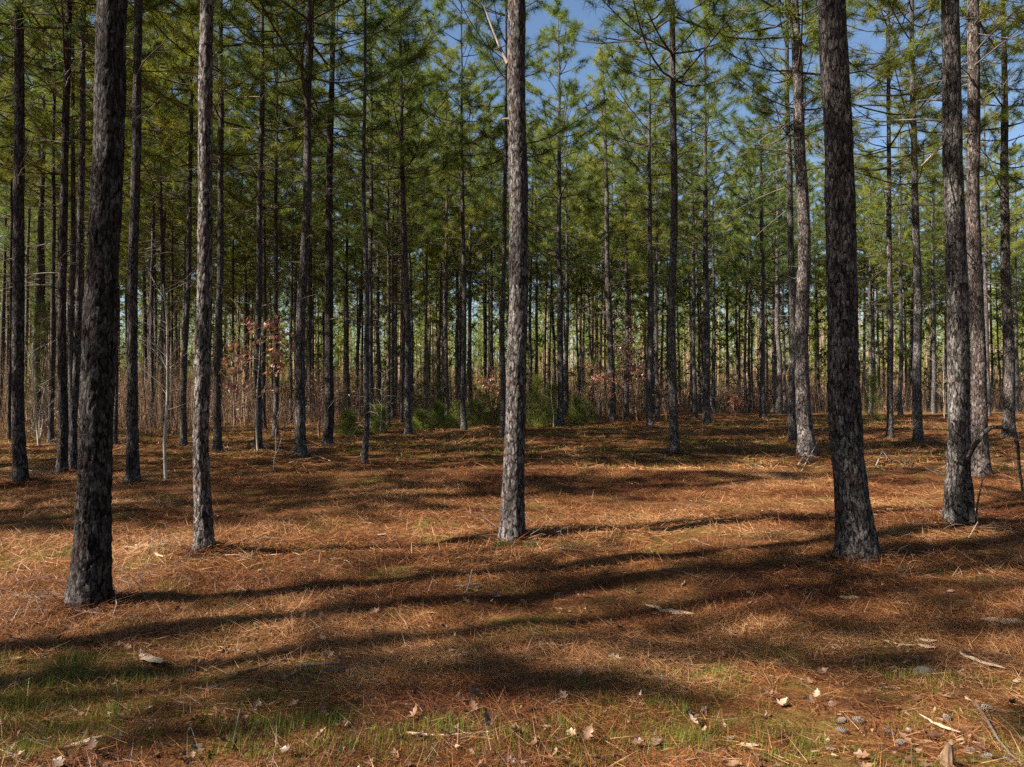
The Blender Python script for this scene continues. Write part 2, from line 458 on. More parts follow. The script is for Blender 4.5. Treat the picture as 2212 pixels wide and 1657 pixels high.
# ------------------------------------------------------------------ trunks
def bark_field(u, v, nu, seed):
    """u: 0..nu round the stem (periodic), v along it, in plate units -> distance to the plate's edge, plate's random number"""
    iu, iv = np.floor(u), np.floor(v)
    f1 = np.full(u.shape, 9.0); f2 = np.full(u.shape, 9.0); cid = np.zeros(u.shape); au = cid.copy(); av = cid.copy(); bu = cid + 5; bv = cid.copy()
    for du in (-1, 0, 1):
        for dv in (-1, 0, 1):
            cu, cv = iu + du, iv + dv
            wu = np.mod(cu, nu)
            px = cu + 0.15 + 0.7 * _h(wu, cv, seed); py = cv + 0.15 + 0.7 * _h(wu, cv, seed + 1)
            d = np.sqrt((u - px) ** 2 + (v - py) ** 2)
            closer = d < f1
            second = (~closer) & (d < f2)
            bu = np.where(closer, au, np.where(second, px, bu)); bv = np.where(closer, av, np.where(second, py, bv))
            f2 = np.where(closer, f1, np.where(second, d, f2))
            au = np.where(closer, px, au); av = np.where(closer, py, av)
            cid = np.where(closer, _h(wu, cv, seed + 2), cid)
            f1 = np.where(closer, d, f1)
    q = (au - bu) ** 2; upright = q / (q + 1.6 * (av - bv) ** 2 + 1e-6)
    return f2 - f1, cid, upright, v - av

def pnoise(u, v, nu, fu, fv, seed):
    """noise periodic in u with period nu (nu * fu whole)"""
    n = max(1, round(nu * fu)); x = u / nu * n; y = v * fv
    ix, iy = np.floor(x), np.floor(y); fx, fy = x - ix, y - iy
    fx = fx * fx * (3 - 2 * fx); fy = fy * fy * (3 - 2 * fy)
    a, b = _h(np.mod(ix, n), iy, seed), _h(np.mod(ix + 1, n), iy, seed)
    c, d = _h(np.mod(ix, n), iy + 1, seed), _h(np.mod(ix + 1, n), iy + 1, seed)
    return (a + (b - a) * fx) * (1 - fy) + (c + (d - c) * fx) * fy

def axis_curve(z, H, seed, amp=0.05):
    r = np.random.default_rng(seed)
    ph = r.random(4) * 6.28; fade = np.clip(1 - z / H, 0, 1) * smooth(0, 1.2, z)
    return amp * fade * (np.sin(z * 0.55 + ph[0]) + 0.4 * np.sin(z * 1.5 + ph[1])), amp * fade * (np.sin(z * 0.5 + ph[2]) + 0.4 * np.sin(z * 1.3 + ph[3]))

def trunk_mesh(r0, H, seed, nseg, zs, relief=1.0, flare=0.45, amp=0.05):
    nu = max(8, round(2 * math.pi * r0 / 0.052))
    th = np.arange(nseg + 1) * 2 * math.pi / nseg + math.pi / 2     # the seam faces away from the clearing
    TH, Z = np.meshgrid(th, zs)
    r = r0 * np.clip(1 - 0.022 * Z - 0.55 * np.clip(Z / H, 0, 1) ** 2, 0.04, 2)
    lob = 0.75 + 0.5 * pnoise(TH / (2 * math.pi) * 5, Z * 0, 5, 1, 1, seed + 50)
    r = r * (1 + flare * lob * np.exp(-np.maximum(Z, -0.1) / 0.22) + 0.12 * np.exp(-np.maximum(Z, 0) / 0.9))
    U = TH / (2 * math.pi) * nu; Vv = Z / 0.105
    U2 = U + 1.3 * (pnoise(U, Vv, nu, 0.34, 0.34, seed + 7) - 0.5) + 0.6 * (pnoise(U, Vv, nu, 1, 1.1, seed + 8) - 0.5) + 0.3 * (pnoise(U, Vv, nu, 3, 3.3, seed + 6) - 0.5)
    V2 = Vv + 1.6 * (pnoise(U, Vv, nu, 0.5, 0.45, seed + 9) - 0.5) + 0.5 * (pnoise(U, Vv, nu, 2, 2, seed + 5) - 0.5)
    e, cid, upr, lv = bark_field(np.mod(U2, nu), V2, nu, seed)
    e2, cid2, upr2, lv2 = bark_field(np.mod(U2 * 2, nu * 2), V2 * 1.7 + 3, nu * 2, seed + 20)
    upper = np.clip(1 - Z / 9.0, 0.3, 1)
    rough = pnoise(U, Vv, nu, 3, 3, seed + 12) - 0.5
    crack = (1 - smooth(0.05, 0.40, e + 0.25 * rough)) * (0.35 + 0.65 * upr)
    flake = (1 - smooth(0.02, 0.30, e2 + 0.2 * rough)) * (0.3 + 0.7 * upr2)
    big = pnoise(U, Vv, nu, 0.4, 0.25, seed + 14) - 0.5
    fine = pnoise(U, Vv, nu, 5, 6, seed + 15) - 0.5
    plate = 1 - crack
    disp = relief * upper * (-0.010 * crack + 0.007 * (cid - 0.5) - 0.004 * np.clip(lv, -.6, .6) * cid2 - 0.0035 * flake + 0.004 * (cid2 - .5) + 0.004 * fine + 0.003 * rough) + 0.022 * r0 / 0.15 * big
    rr = r + np.minimum(disp, r * 0.5)
    ax, ay = axis_curve(Z, H, seed, amp)
    V = np.stack([ax + rr * np.cos(TH), ay + rr * np.sin(TH), Z], -1).reshape(-1, 3)
    n = len(zs)
    i = np.arange(n - 1)[:, None] * (nseg + 1); j = np.arange(nseg)[None, :]; j2 = j + 1
    Fc = np.stack([i + j, i + j2, i + nseg + 1 + j2, i + nseg + 1 + j], -1).reshape(-1, 4)
    return mesh_np('trunk', V, Fc, M_BARK, True, {'bu': (TH * r0).ravel(), 'bv': Z.ravel()})

# ------------------------------------------------------------------ crowns: five kinds, shared by every pine
H0 = 19.0
class Kind: pass
def make_kind(seed, hb, nwhorl, Lmax, dead, ntuft=1.0, width=0.012):
    r = np.random.default_rng(seed)
    lines, dlines, C, D = [], [], [], []
    def ax(z):
        a, b = axis_curve(np.array([z]), H0, seed); return np.array([a[0], b[0], z])
    for w in range(nwhorl):
        t = (w + r.random() * 0.7) / nwhorl
        z = hb + (H0 - 0.5 - hb) * t
        L0 = Lmax * (0.55 + 0.45 * math.sin(min(1, t * 2.6 + 0.25) * math.pi / 2)) * (1 - 0.85 * max(0, t - 0.25) / 0.75)
        nb = r.integers(3, 6); a0 = r.random() * 6.28
        for b in range(nb):
            az = a0 + b * 6.28 / nb + r.normal() * 0.35
            L = L0 * (0.45 + 0.75 * r.random())
            rise = 0.28 + 0.60 * t + r.normal() * 0.12
            n = 7; s = np.linspace(0, 1, n)
            dirv = np.array([math.cos(az), math.sin(az), 0])
            side = np.array([-math.sin(az), math.cos(az), 0])
            P = ax(z)[None, :] + dirv[None, :] * (s * L)[:, None] + side[None, :] * (r.normal() * 0.12 * L * s ** 2)[:, None]
            P[:, 2] += L * (rise * s + 0.18 * s ** 2 - 0.10 * np.sin(s * 3.1)) + np.cumsum(r.normal(size=n) * 0.03)
            rad = (0.010 + 0.011 * L / 2.2) * (1 - 0.8 * s) + 0.003
            lines.append((P, rad))
            ns = max(3, int(L * 3.4 * ntuft))
            for k in range(ns):
                u = 0.28 + 0.72 * (k + r.random()) / ns
                q = u * (n - 1); i0 = int(min(q, n - 2)); p = P[i0] + (P[i0 + 1] - P[i0]) * (q - i0)
                sg = 1 if k % 2 else -1
                sl_ = (0.25 + 0.5 * r.random()) * (1.15 - 0.5 * u) * min(1.2, L / 1.6)
                v = dirv * 0.75 + side * sg * (0.5 + 0.5 * r.random()) + np.array([0, 0, 0.05 + 0.95 * r.random()])
                v /= np.linalg.norm(v)
                e_ = p + v * sl_
                lines.append((np.array([p, p + v * sl_ * 0.5 + r.normal(size=3) * 0.02, e_]), np.array([0.007, 0.006, 0.004])))
                nt_ = 1 + int(r.random() < 0.45)
                for j in range(nt_):
                    C.append(e_ - v * (0.17 * j) + r.normal(size=3) * 0.04); D.append(v + np.array([0, 0, 0.25]) + r.normal(size=3) * 0.2)
            C.append(P[-1]); D.append(dirv * 0.7 + np.array([0, 0, 0.6]))
    C.append(ax(H0 - 0.2)); D.append(np.array([0, 0, 1.0]))
    for k in range(dead):
        z = 3.2 + (hb + 1.0 - 3.2) * math.sqrt(r.random()); az = r.random() * 6.28
        L = (0.3 + 1.5 * r.random() ** 1.6) * (0.5 + 0.5 * z / hb)
        s = np.linspace(0, 1, 5); dirv = np.array([math.cos(az), math.sin(az), 0]); side = np.array([-math.sin(az), math.cos(az), 0])
        P = ax(z)[None, :] + dirv[None, :] * (s * L)[:, None] + side[None, :] * (r.normal() * 0.2 * L * s ** 2)[:, None]
        P[:, 2] += L * (r.normal() * 0.30 + 0.15) * s - 0.12 * L * s ** 2
        P += np.cumsum(r.normal(size=P.shape) * 0.015, 0)
        dlines.append((P, 0.012 * (1 - 0.75 * s) + 0.002))
        for j in range(r.integers(1, 5)):
            u = 0.35 + 0.6 * r.random(); q = u * 4; i0 = int(min(q, 3)); p = P[i0] + (P[i0 + 1] - P[i0]) * (q - i0)
            v = dirv * 0.6 + side * r.choice([-1, 1]) * 0.7 + r.normal(size=3) * 0.25
            v /= np.linalg.norm(v); l2 = L * 0.35 * (0.5 + r.random())
            dlines.append((np.array([p, p + v * l2 * 0.55 + r.normal(size=3) * 0.03, p + v * l2]), np.array([0.006, 0.005, 0.002])))
    C, D = np.array(C), np.array(D); D /= np.linalg.norm(D, axis=1)[:, None]
    k = Kind(); k.seed = seed; k.hb = hb
    V, Fc = tubes(lines, 4); k.branches = mesh_np('branches', V, Fc, M_BOUGH, True)
    V, Fc = tubes(dlines, 3); k.dead = mesh_np('dead_branches', V, Fc, M_TWIG, True)
    V, Fc, tone = needles(C, D, 84, 0.245, width, 1.0, r)
    # tone varies at random by tuft and needle
    k.crown = mesh_np('crown', V, Fc, M_NEEDLE, False, {'tone': tone})
    zs = np.concatenate([[-0.15, -0.05], np.arange(0, 1.0, 0.07), np.arange(1.0, 12, 0.11), np.arange(12, H0 + 0.01, 0.5)])
    k.trunk = trunk_mesh(0.13, H0, seed, 30, zs, 1.15)
    k.r0 = 0.13
    return k
KINDS = [make_kind(101, 8.6, 15, 2.5, 30, 0.85, 0.0095), make_kind(102, 7.8, 16, 2.7, 26, 0.85, 0.0095), make_kind(103, 9.4, 14, 2.4, 32, 0.9, 0.0095),
         make_kind(104, 7.0, 17, 2.6, 24, 0.85, 0.0095), make_kind(105, 8.2, 15, 2.9, 30, 0.85, 0.0095), make_kind(106, 6.4, 18, 2.4, 22, 0.85, 0.0095)]

def plant(kind, x, y, r0, H, lean=(0, 0), rz=0, label='', group=None, cat='pine tree', own=None, spread=1.0, tint=(1, 1, 1), bare=False):
    root = empty('pine_tree', (x, y, gz(x, y)), label, cat, group)
    root.rotation_euler = (-lean[1], lean[0], 0)
    sz = H / H0
    if own is None:
        t = obj('trunk', kind.trunk, root); t.scale = (r0 / kind.r0, r0 / kind.r0, sz)
    else:
        t = obj('trunk', own, root)
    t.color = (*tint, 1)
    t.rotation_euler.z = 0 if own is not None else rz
    for nm, me in (('branches', kind.branches), ('dead_branches', kind.dead), ('crown', kind.crown))[::(2 if bare else 1)]:
        o = obj(nm, me, root); o.scale = (spread, spread, sz); o.rotation_euler.z = rz
        if nm != 'crown': o['kind'] = 'stuff'
    return root

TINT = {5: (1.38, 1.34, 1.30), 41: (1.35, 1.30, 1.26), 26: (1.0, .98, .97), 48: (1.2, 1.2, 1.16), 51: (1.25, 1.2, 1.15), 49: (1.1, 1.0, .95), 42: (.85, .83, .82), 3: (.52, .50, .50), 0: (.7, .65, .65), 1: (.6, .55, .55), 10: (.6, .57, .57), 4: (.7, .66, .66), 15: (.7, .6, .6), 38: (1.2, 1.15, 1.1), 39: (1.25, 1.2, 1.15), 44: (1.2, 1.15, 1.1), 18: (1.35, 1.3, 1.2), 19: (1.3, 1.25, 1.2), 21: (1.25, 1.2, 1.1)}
roots = {}
for n, (xt, xb, yb, w, ph, lab) in enumerate(PINES):
    X, Y = near_xy[n]
    ztop = EYE + HZ / FPX * Y
    lean = math.atan((((xt * S - 512) / FPX * Y) - X) / ztop)
    r0 = w * S / FPX * Y * 0.5 * 0.83
    H = (18.5 + 2.5 * rng.random()) if Y < 25 else (18.8 + 3 * rng.random())
    kind = KINDS[n % 5]
    if n == 3: H, kind = 24.0, KINDS[2]
    own = None
    if Y < 14.5:
        zv = ztop + 0.4
        dz = 0.0030 * Y; nseg = int(np.clip(2 * math.pi * r0 / (0.0020 * Y), 40, 120))
        zs = np.concatenate([[-0.15, -0.07], np.arange(0, zv, dz), np.arange(zv, H + 0.01, 0.35)])
        own = trunk_mesh(r0, H, 300 + n, nseg, zs, 1.0, {3: 0.42, 26: 0.36, 42: 0.42, 5: 0.40, 49: 0.8}.get(n, 0.45), 0.03)
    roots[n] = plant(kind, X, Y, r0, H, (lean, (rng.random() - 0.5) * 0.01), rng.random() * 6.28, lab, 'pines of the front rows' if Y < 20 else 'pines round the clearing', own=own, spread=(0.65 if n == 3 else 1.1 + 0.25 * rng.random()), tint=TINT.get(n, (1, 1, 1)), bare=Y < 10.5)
print('named pines', len(PINES))

# dead stubs and bare lower limbs that the photograph shows on single trees
def limb(n, pts, r0=0.018, depth=(0, 0), mat=M_TWIG, name='dead_branch'):
    root = roots[n]; Y = near_xy[n][1]
    P = [wp(x, y, Y + depth[0] + (depth[1] - depth[0]) * i / (len(pts) - 1)) for i, (x, y) in enumerate(pts)]
    bpy.context.view_layer.update()
    inv = root.matrix_world.inverted()
    P = np.array([inv @ p for p in P])
    V, Fc = tubes([(P, np.linspace(r0, r0 * 0.35, len(P)))], 5)
    return obj(name, mesh_np(name, V, Fc, mat, True), root)
limb(9, [(655, 70), (640, 58), (618, 40)], 0.022, (0, -0.3), M_PALE)
limb(48, [(2042, 213), (2010, 212), (1985, 215)], 0.02, (0, 0.5))
limb(48, [(2042, 258), (1995, 255), (1945, 257)], 0.018, (0, 0.6))
limb(48, [(2040, 307), (2020, 330), (1992, 358)], 0.016, (0, -0.3), M_PALE)
limb(41, [(1735, 222), (1748, 216), (1759, 209)], 0.024, (-0.1, -0.2))
limb(41, [(1722, 255), (1705, 264), (1688, 278)], 0.02, (-0.1, -0.3), M_PALE)
limb(41, [(1737, 48), (1752, 36), (1764, 30)], 0.02, (-0.1, -0.2))
limb(34, [(1453, 108), (1420, 90), (1370, 84), (1300, 90), (1240, 84)], 0.035, (0, 0.8))
limb(20, [(868, 130), (840, 118), (800, 95), (760, 60)], 0.03, (0, -0.6))
limb(20, [(862, 60), (885, 40), (905, 12)], 0.025, (0, -0.4))
limb(26, [(1098, 256), (1090, 255), (1083, 256)], 0.02, (0, -0.05), M_PALE)
limb(26, [(1097, 135), (1080, 100), (1062, 55), (1045, 8)], 0.02, (0, 0.8))
limb(0, [(30, 196), (15, 190), (0, 184)], 0.02, (0, -0.2), M_PALE)
limb(1, [(127, 208), (105, 165), (75, 142)], 0.016, (0, -0.4), M_PALE)
limb(51, [(2168, 30), (2140, 22), (2128, 20)], 0.02, (0, -0.2))
limb(51, [(2190, 310), (2199, 300), (2208, 288)], 0.02, (0, -0.2))
limb(49, [(2122, 45), (2140, 75), (2160, 108)], 0.02, (0, 0.5))

# ------------------------------------------------------------------ the pines further back, and unseen ones beyond the frame's edge that cast shade and block sky light
def dmin(xs):                                          # where the thicket closes the clearing, by bearing (sheet x)
    return np.interp(xs, [0, 300, 480, 700, 1000, 1500, 1900, 2212], [25, 26, 29, 33, 42, 50, 52, 54])
taken = list(near_xy)
def free(x, y, gap):
    return all((x - a) ** 2 + (y - b) ** 2 > gap * gap for a, b in taken)
rest = []
tries = 0
while len(rest) < 172 and tries < 20000:
    tries += 1
    y = math.sqrt(rng.random() * (68 ** 2 - 24 ** 2) + 24 ** 2); x = (rng.random() * 2 - 1) * 0.735 * y
    xs = (x / y * FPX + 512) / S
    if y < dmin(xs) or not free(x, y, 2.3): continue
    taken.append((x, y)); rest.append((x, y, xs))
anchors = sorted([(p[1], p[4]) for p in PINES])
rest.sort(key=lambda t: t[2])
count = {}
ORD = ['first', 'second', 'third', 'fourth', 'fifth', 'sixth', 'seventh', 'eighth', 'ninth', 'tenth', 'eleventh', 'twelfth', 'thirteenth', 'fourteenth', 'fifteenth', 'sixteenth', 'seventeenth', 'eighteenth', 'nineteenth', 'twentieth']
for x, y, xs in rest:
    left = [a for a in anchors if a[0] <= xs]
    ph = left[-1][1] if left else None
    k = count.get(ph, 0); count[ph] = k + 1
    lab = f'{ORD[min(k, 19)]} distant slender pine to the right of {ph}' if ph else f'{ORD[k]} distant slender pine in from the left edge'
    r0 = 0.075 + 0.07 * rng.random()
    plant(KINDS[int(rng.integers(0, 6))], x, y, r0, 18.6 + 4.4 * rng.random(), (rng.normal() * 0.016, rng.normal() * 0.016), rng.random() * 6.28, lab, FAR_GROUP, spread=0.95 + 0.35 * rng.random(), tint=tuple((0.75 + 0.75 * rng.random()) * np.array([1, .97, .94])))
side = [(-6.3, 3.2), (-11.0, 1.5), (-17.5, -1.7), (-9.6, 7.4), (-12.6, 0.2)]  # unseen pines placed by hand for the shade they cast
N_TALL = 4
taken += side
tries, n_sun, n_back = 0, 0, 0
while (n_sun < 32 or n_back < 34) and tries < 20000:
    tries += 1
    x = -28 + rng.random() * 52; y = -18 + rng.random() * 44
    edge = 0.735 * max(y, 0) + 0.9
    gap_ = abs(y - (7.2 + 0.364 * (x + 2))) > 2.7 and not (3.0 - 2.9 < y - 0.364 * x < 7.2 + .73)  # lanes kept free of unseen pines so sun reaches trunks and front
    sunny = x < -edge and x < -4.5 and y > -10 and gap_
    back = (x > edge and x > 4 and x < edge + 8) or (y < -3.5 and x > -6)  # unseen pines added behind and right to block sky light
    if sunny and n_sun < 32 and free(x, y, 3.5 if y > 7 else 4.3): n_sun += 1
    elif back and not sunny and n_back < 34 and free(x, y, 3.2): n_back += 1
    else: continue
    taken.append((x, y)); side.append((x, y))
for q, (x, y) in enumerate(side):
    tall = q < N_TALL                                   # clean-stemmed trees: their trunks, not their crowns, stripe the foreground
    plant(KINDS[2] if tall else KINDS[int(rng.integers(0, 5))], x, y, 0.13 if tall else 0.11 + 0.06 * rng.random(), 24.0 if tall else 16.5 + 3 * rng.random(), (rng.normal() * 0.01, rng.normal() * 0.01), rng.random() * 6.28,
          'unseen tall pine beyond the edge of the view, placed for its shade', 'unseen pines beyond the edge of the view', spread=0.8 if tall else 0.95 + 0.2 * rng.random())

# ------------------------------------------------------------------ the wood behind: too deep to tell its trees apart
def far_wood():
    lv, lt, nv, tn = [], [], [], []
    pts = []
    while len(pts) < 430:
        y = 62 + 105 * rng.random() ** 1.3; x = (rng.random() * 2 - 1) * 0.78 * y
        pts.append((x, y))
    Cs, Ds = [], []
    for x, y in pts:
        H = 14 + 6 * rng.random(); z0 = gz(x, y); hb = H * (0.04 + 0.36 * rng.random() ** 1.4)
        lx, ly = rng.normal() * 0.2, rng.normal() * 0.2
        s = np.linspace(0, 1, 5)
        lt.append((np.stack([x + lx * s, y + ly * s, z0 - 0.2 + H * s], 1), 0.14 * (1 - 0.85 * s) + 0.01))
        n = 56
        zc = rng.random(n); az = rng.random(n) * 6.28; rad = 2.3 * (1 - 0.8 * zc) * (0.3 + 0.7 * np.sqrt(rng.random(n)))
        c = np.stack([x + lx * zc + rad * np.cos(az), y + rad * np.sin(az), z0 + hb + (H - hb) * zc + 0.3 * rad], 1)
        Cs.append(c); Ds.append(np.stack([np.cos(az) * .7, np.sin(az) * .7, np.full(n, 0.5)], 1))
        for j in range(7):
            a = rng.random() * 6.28; z = z0 + 2 + (hb - 1) * rng.random(); L = 0.6 + rng.random()
            lt.append((np.array([[x, y, z], [x + L * math.cos(a), y + L * math.sin(a), z + 0.3 * rng.normal()]]), np.array([0.02, 0.008])))
    for x, y in pts:                                       # low evergreen growth between the far stems
        n = 9; z0 = gz(x, y)
        Cs.append(np.stack([x + rng.normal(size=n) * 2.2, y + rng.normal(size=n) * 2.2, z0 + 0.4 + 4.5 * rng.random(n) ** 1.5], 1)); Ds.append(np.tile([0.0, 0.0, 1.0], (n, 1)))
    for q in range(1000):                                   # the last rows, only their tops and gaps count
        y = 165 + 110 * rng.random(); x = (rng.random() * 2 - 1) * 0.8 * y; H = 13 + 6 * rng.random(); z0 = gz(x, y); n = 26
        lt.append((np.array([[x, y, z0], [x, y, z0 + H * .95]]), np.array([0.16, 0.03])))
        zc = rng.random(n); az = rng.random(n) * 6.28; rad = 3.0 * (1 - 0.7 * zc) * np.sqrt(rng.random(n))
        Cs.append(np.stack([x + rad * np.cos(az), y + rad * np.sin(az), z0 + 1.0 + (H - 1) * zc], 1)); Ds.append(np.stack([np.cos(az) * .7, np.sin(az) * .7, np.full(n, 0.5)], 1))
    V, Fc, tone = needles(np.concatenate(Cs), np.concatenate(Ds), 13, 0.7, 0.10, 0.95)
    root = bpy.data.objects.new('far_wood', None); link(root); tag(root, 'dense pine wood closing the view beyond the last single trunks', 'woods', None, 'stuff')
    o = obj('needles', mesh_np('needles', V, Fc, M_NEEDLE, False, {'tone': tone}), root); o['kind'] = 'stuff'
    V, Fc = tubes(lt, 4)
    o = obj('stems', mesh_np('stems', V, Fc, M_BRUSH, True), root); o['kind'] = 'stuff'
    V, Fc = wands(60, 135, 15000, 1.0, 6.5, 0.06, 3)
    o = obj('twigs', mesh_np('twigs', V, Fc, M_BRUSH), root); o['kind'] = 'stuff'
def wands(y0, y1, n, h0, h1, w, seed, inside=None):
    """thin upright whips of brush, one narrow four-sided blade each"""
    r = np.random.default_rng(seed)
    y = y0 + (y1 - y0) * r.random(n) ** 1.1; x = (r.random(n) * 2 - 1) * 0.80 * y
    if inside is not None:
        k = inside(x, y); x, y = x[k], y[k]
    n = len(x)
    h = h0 + (h1 - h0) * r.random(n) ** 2.2
    z = ground_z(x, y) - 0.05
    A = np.stack([x, y, z], 1); le = r.normal(size=(n, 2)) * 0.16
    B = A + np.stack([le[:, 0] * h, le[:, 1] * h, h], 1)
    ww = w * (0.6 + 0.8 * r.random(n))[:, None]
    az = r.random(n) * 6.28
    d1 = np.stack([np.cos(az), np.sin(az), 0 * az], 1) * ww * 0.5; d2 = np.stack([-np.sin(az), np.cos(az), 0 * az], 1) * ww * 0.5
    V = np.stack([A + d1, A + d2, A - d1, B], 1).reshape(-1, 3)
    b = np.arange(n)[:, None] * 4
    Fc = np.concatenate([b + np.array([[0, 1, 3]]), b + np.array([[1, 2, 3]]), b + np.array([[2, 0, 3]])])
    return V, Fc
far_wood()

# ------------------------------------------------------------------ brush: bare twiggy shrubs, leafy saplings, seedlings
def twig_lines(r, h, nst, spread, side=7, r0=0.012, base=0.12):
    L = []
    for k in range(nst):
        az = r.random() * 6.28; lean = spread * r.random(); hh = h * (0.55 + 0.45 * r.random())
        s = np.linspace(0, 1, 6)
        b = np.array([math.cos(az), math.sin(az)])
        P = np.stack([base * b[0] + b[0] * lean * hh * s ** 1.4, base * b[1] + b[1] * lean * hh * s ** 1.4, hh * s], 1)
        P[1:] += np.cumsum(r.normal(size=(5, 3)) * 0.03 * hh / 2, 0)
        L.append((P, r0 * (1 - 0.8 * s) + 0.003))
        for j in range(side):
            u = 0.25 + 0.75 * r.random(); q = u * 5; i0 = int(min(q, 4)); p = P[i0] + (P[i0 + 1] - P[i0]) * (q - i0)
            a2 = r.random() * 6.28; l = hh * (0.12 + 0.22 * r.random()) * (1.2 - 0.7 * u)
            v = np.array([math.cos(a2), math.sin(a2), 0.35 + 0.6 * r.random()])
            m = p + v * l * 0.5 + r.normal(size=3) * 0.06 * l
            e = p + v * l + r.normal(size=3) * 0.12 * l
            L.append((np.array([p, m, e]), np.array([0.006, 0.005, 0.0022])))
            v2 = v + r.normal(size=3) * 0.6
            L.append((np.array([m, m + v2 * l * 0.4]), np.array([0.004, 0.002])))
    return L

BR = []
for sd in range(6):
    r = np.random.default_rng(900 + sd)
    BR.append(tubes(twig_lines(r, [2.2, 3.2, 1.5, 4.2, 2.6, 5.0][sd], [6, 4, 9, 3, 5, 2][sd], [0.4, 0.25, 0.6, 0.16, 0.35, 0.1][sd], [9, 11, 6, 13, 10, 16][sd], [0.012, 0.014, 0.01, 0.018, 0.013, 0.022][sd] * 1.25), 3))
def undergrowth():
    Vs, Fs, n0 = [], [], 0
    Cl, Dl = [], []
    k = 0
    while k < 350:
        y = 22 + 62 * rng.random() ** 0.9; x = (rng.random() * 2 - 1) * 0.76 * y
        xs = (x / y * FPX + 512) / S
        dm = dmin(xs) - 2.0
        if y < dm or y > dm + 42: continue
        V, Fc = BR[int(rng.integers(0, 6))]
        a = rng.random() * 6.28; s = (0.7 + 0.6 * rng.random()) * (0.75 if y < dm + 4 else 1)
        c_, s_ = math.cos(a) * s, math.sin(a) * s
        W = np.stack([x + V[:, 0] * c_ - V[:, 1] * s_, y + V[:, 0] * s_ + V[:, 1] * c_, V[:, 2] * s + gz(x, y) - 0.03], 1)
        Vs.append(W); Fs.append(Fc + n0); n0 += len(V)
        if rng.random() < 0.45:
            m = int(rng.integers(15, 60))
            p = np.stack([x + rng.normal(size=m) * 0.5, y + rng.normal(size=m) * 0.5, gz(x, y) + 0.15 + rng.random(m) * 1.5 * s], 1)
            Cl.append(p); Dl.append(rng.normal(size=(m, 3)))
        k += 1
    o = obj('undergrowth', mesh_np('undergrowth', np.concatenate(Vs), np.concatenate(Fs), M_BRUSH, True))
    tag(o, 'thicket of bare grey brown twigs under the pines behind the clearing', 'undergrowth', None, 'stuff')
    V, Fc = wands(21, 75, 60000, 0.4, 4.0, 0.016, 5, lambda x, y: (y > dmin((x / y * FPX + 512) / S) - 1.5) & (fbm(x / 2.5, y / 2.5, 83, 2) > 0.42))
    o3 = obj('twigs', mesh_np('twigs', V, Fc, M_BRUSH), o); o3['kind'] = 'stuff'
    C, D = np.concatenate(Cl), np.concatenate(Dl); D /= np.linalg.norm(D, axis=1)[:, None]
    V, Fc, tone = needles(C, D, 3, 0.12, 0.06, 0.9)
    o2 = obj('dead_leaves', mesh_np('dead_leaves', V, Fc, M_RUST, False, {'tone': tone}), o); o2['kind'] = 'stuff'
undergrowth()

def sapling(x, y, d_or_none, h, label, seed, name='bare_sapling', cat='sapling', nst=1, spread=0.05, mat=M_TWIG, side=18, r0=0.018, group='bare saplings at the edge of the thicket'):
    X, Y = gp(x, y) if d_or_none is None else ((x * S - 512) / FPX * d_or_none, d_or_none)
    r = np.random.default_rng(seed)
    root = empty(name, (X, Y, gz(X, Y) - 0.02), label, cat, group)
    L = twig_lines(r, h / 0.8, nst, spread, side, r0, 0.02)
    st = [l for l in L if len(l[0]) == 6]; tw = [l for l in L if len(l[0]) != 6]
    V, Fc = tubes(st, 6); obj('stem', mesh_np('stem', V, Fc, mat, True), root)
    if tw:
        V, Fc = tubes(tw, 4); o = obj('twigs', mesh_np('twigs', V, Fc, mat, True), root); o['kind'] = 'stuff'
    return root, st, tw
M_SAP = wood_mat('pale_sapling_bark', (0.24, 0.20, 0.16), (0.46, 0.40, 0.33), 12)
sapling(358, 1037, None, 3.3, 'bare pale sapling with short zigzag twigs left of the pale pinkish trunk', 31, mat=M_SAP, side=26, r0=0.03)
sapling(590, 1015, None, 1.4, 'thin bare stem on open straw in front of the copper leaved sapling', 32, mat=M_SAP, side=6, r0=0.012)
sapling(925, 925, None, 3.6, 'thin grey bare sapling in front of the dark cedar', 33, side=20, r0=0.022)
sapling(820, 935, None, 2.8, 'bare sapling with spread pale twigs right of the flaky brown pine', 34, side=24, r0=0.016, mat=M_SAP)
sapling(1196, 925, None, 2.4, 'thin pale stem leaning against the foot of a dark pine', 35, side=3, spread=0.22, r0=0.014, mat=M_SAP)
sapling(1585, 905, None, 3.0, 'spindly brown sapling behind the fallen pale sticks', 36, side=20)
sapling(1540, 912, None, 3.4, 'spindly grey sapling right of the dark banded pine', 37, side=22, mat=M_SAP)
sapling(2040, 905, None, 4.2, 'pale bare sapling left of the scaly grey trunk', 38, side=16, mat=M_SAP)
sapling(1790, 912, None, 3.2, 'bare sapling left of the great leaning trunk', 39, side=20)
sapling(505, 935, None, 2.6, 'short bare sapling with a pale stem below the copper leaves', 40, side=14, mat=M_SAP)
sapling(215, 960, None, 2.6, 'bare sapling with wispy twigs beside the huge shadowed trunk', 41, side=24, mat=M_SAP)
sapling(85, 965, None, 2.4, 'bushy grey sapling between the two dark pines of the left edge', 42, nst=4, spread=0.4, side=14, mat=M_SAP)
sapling(690, 942, None, 2.0, 'low bare sapling between the stub pine and the charcoal pine', 43, side=16)
sapling(1255, 902, None, 3.6, 'bare grey sapling left of the slanting pine', 44, side=20, mat=M_SAP)

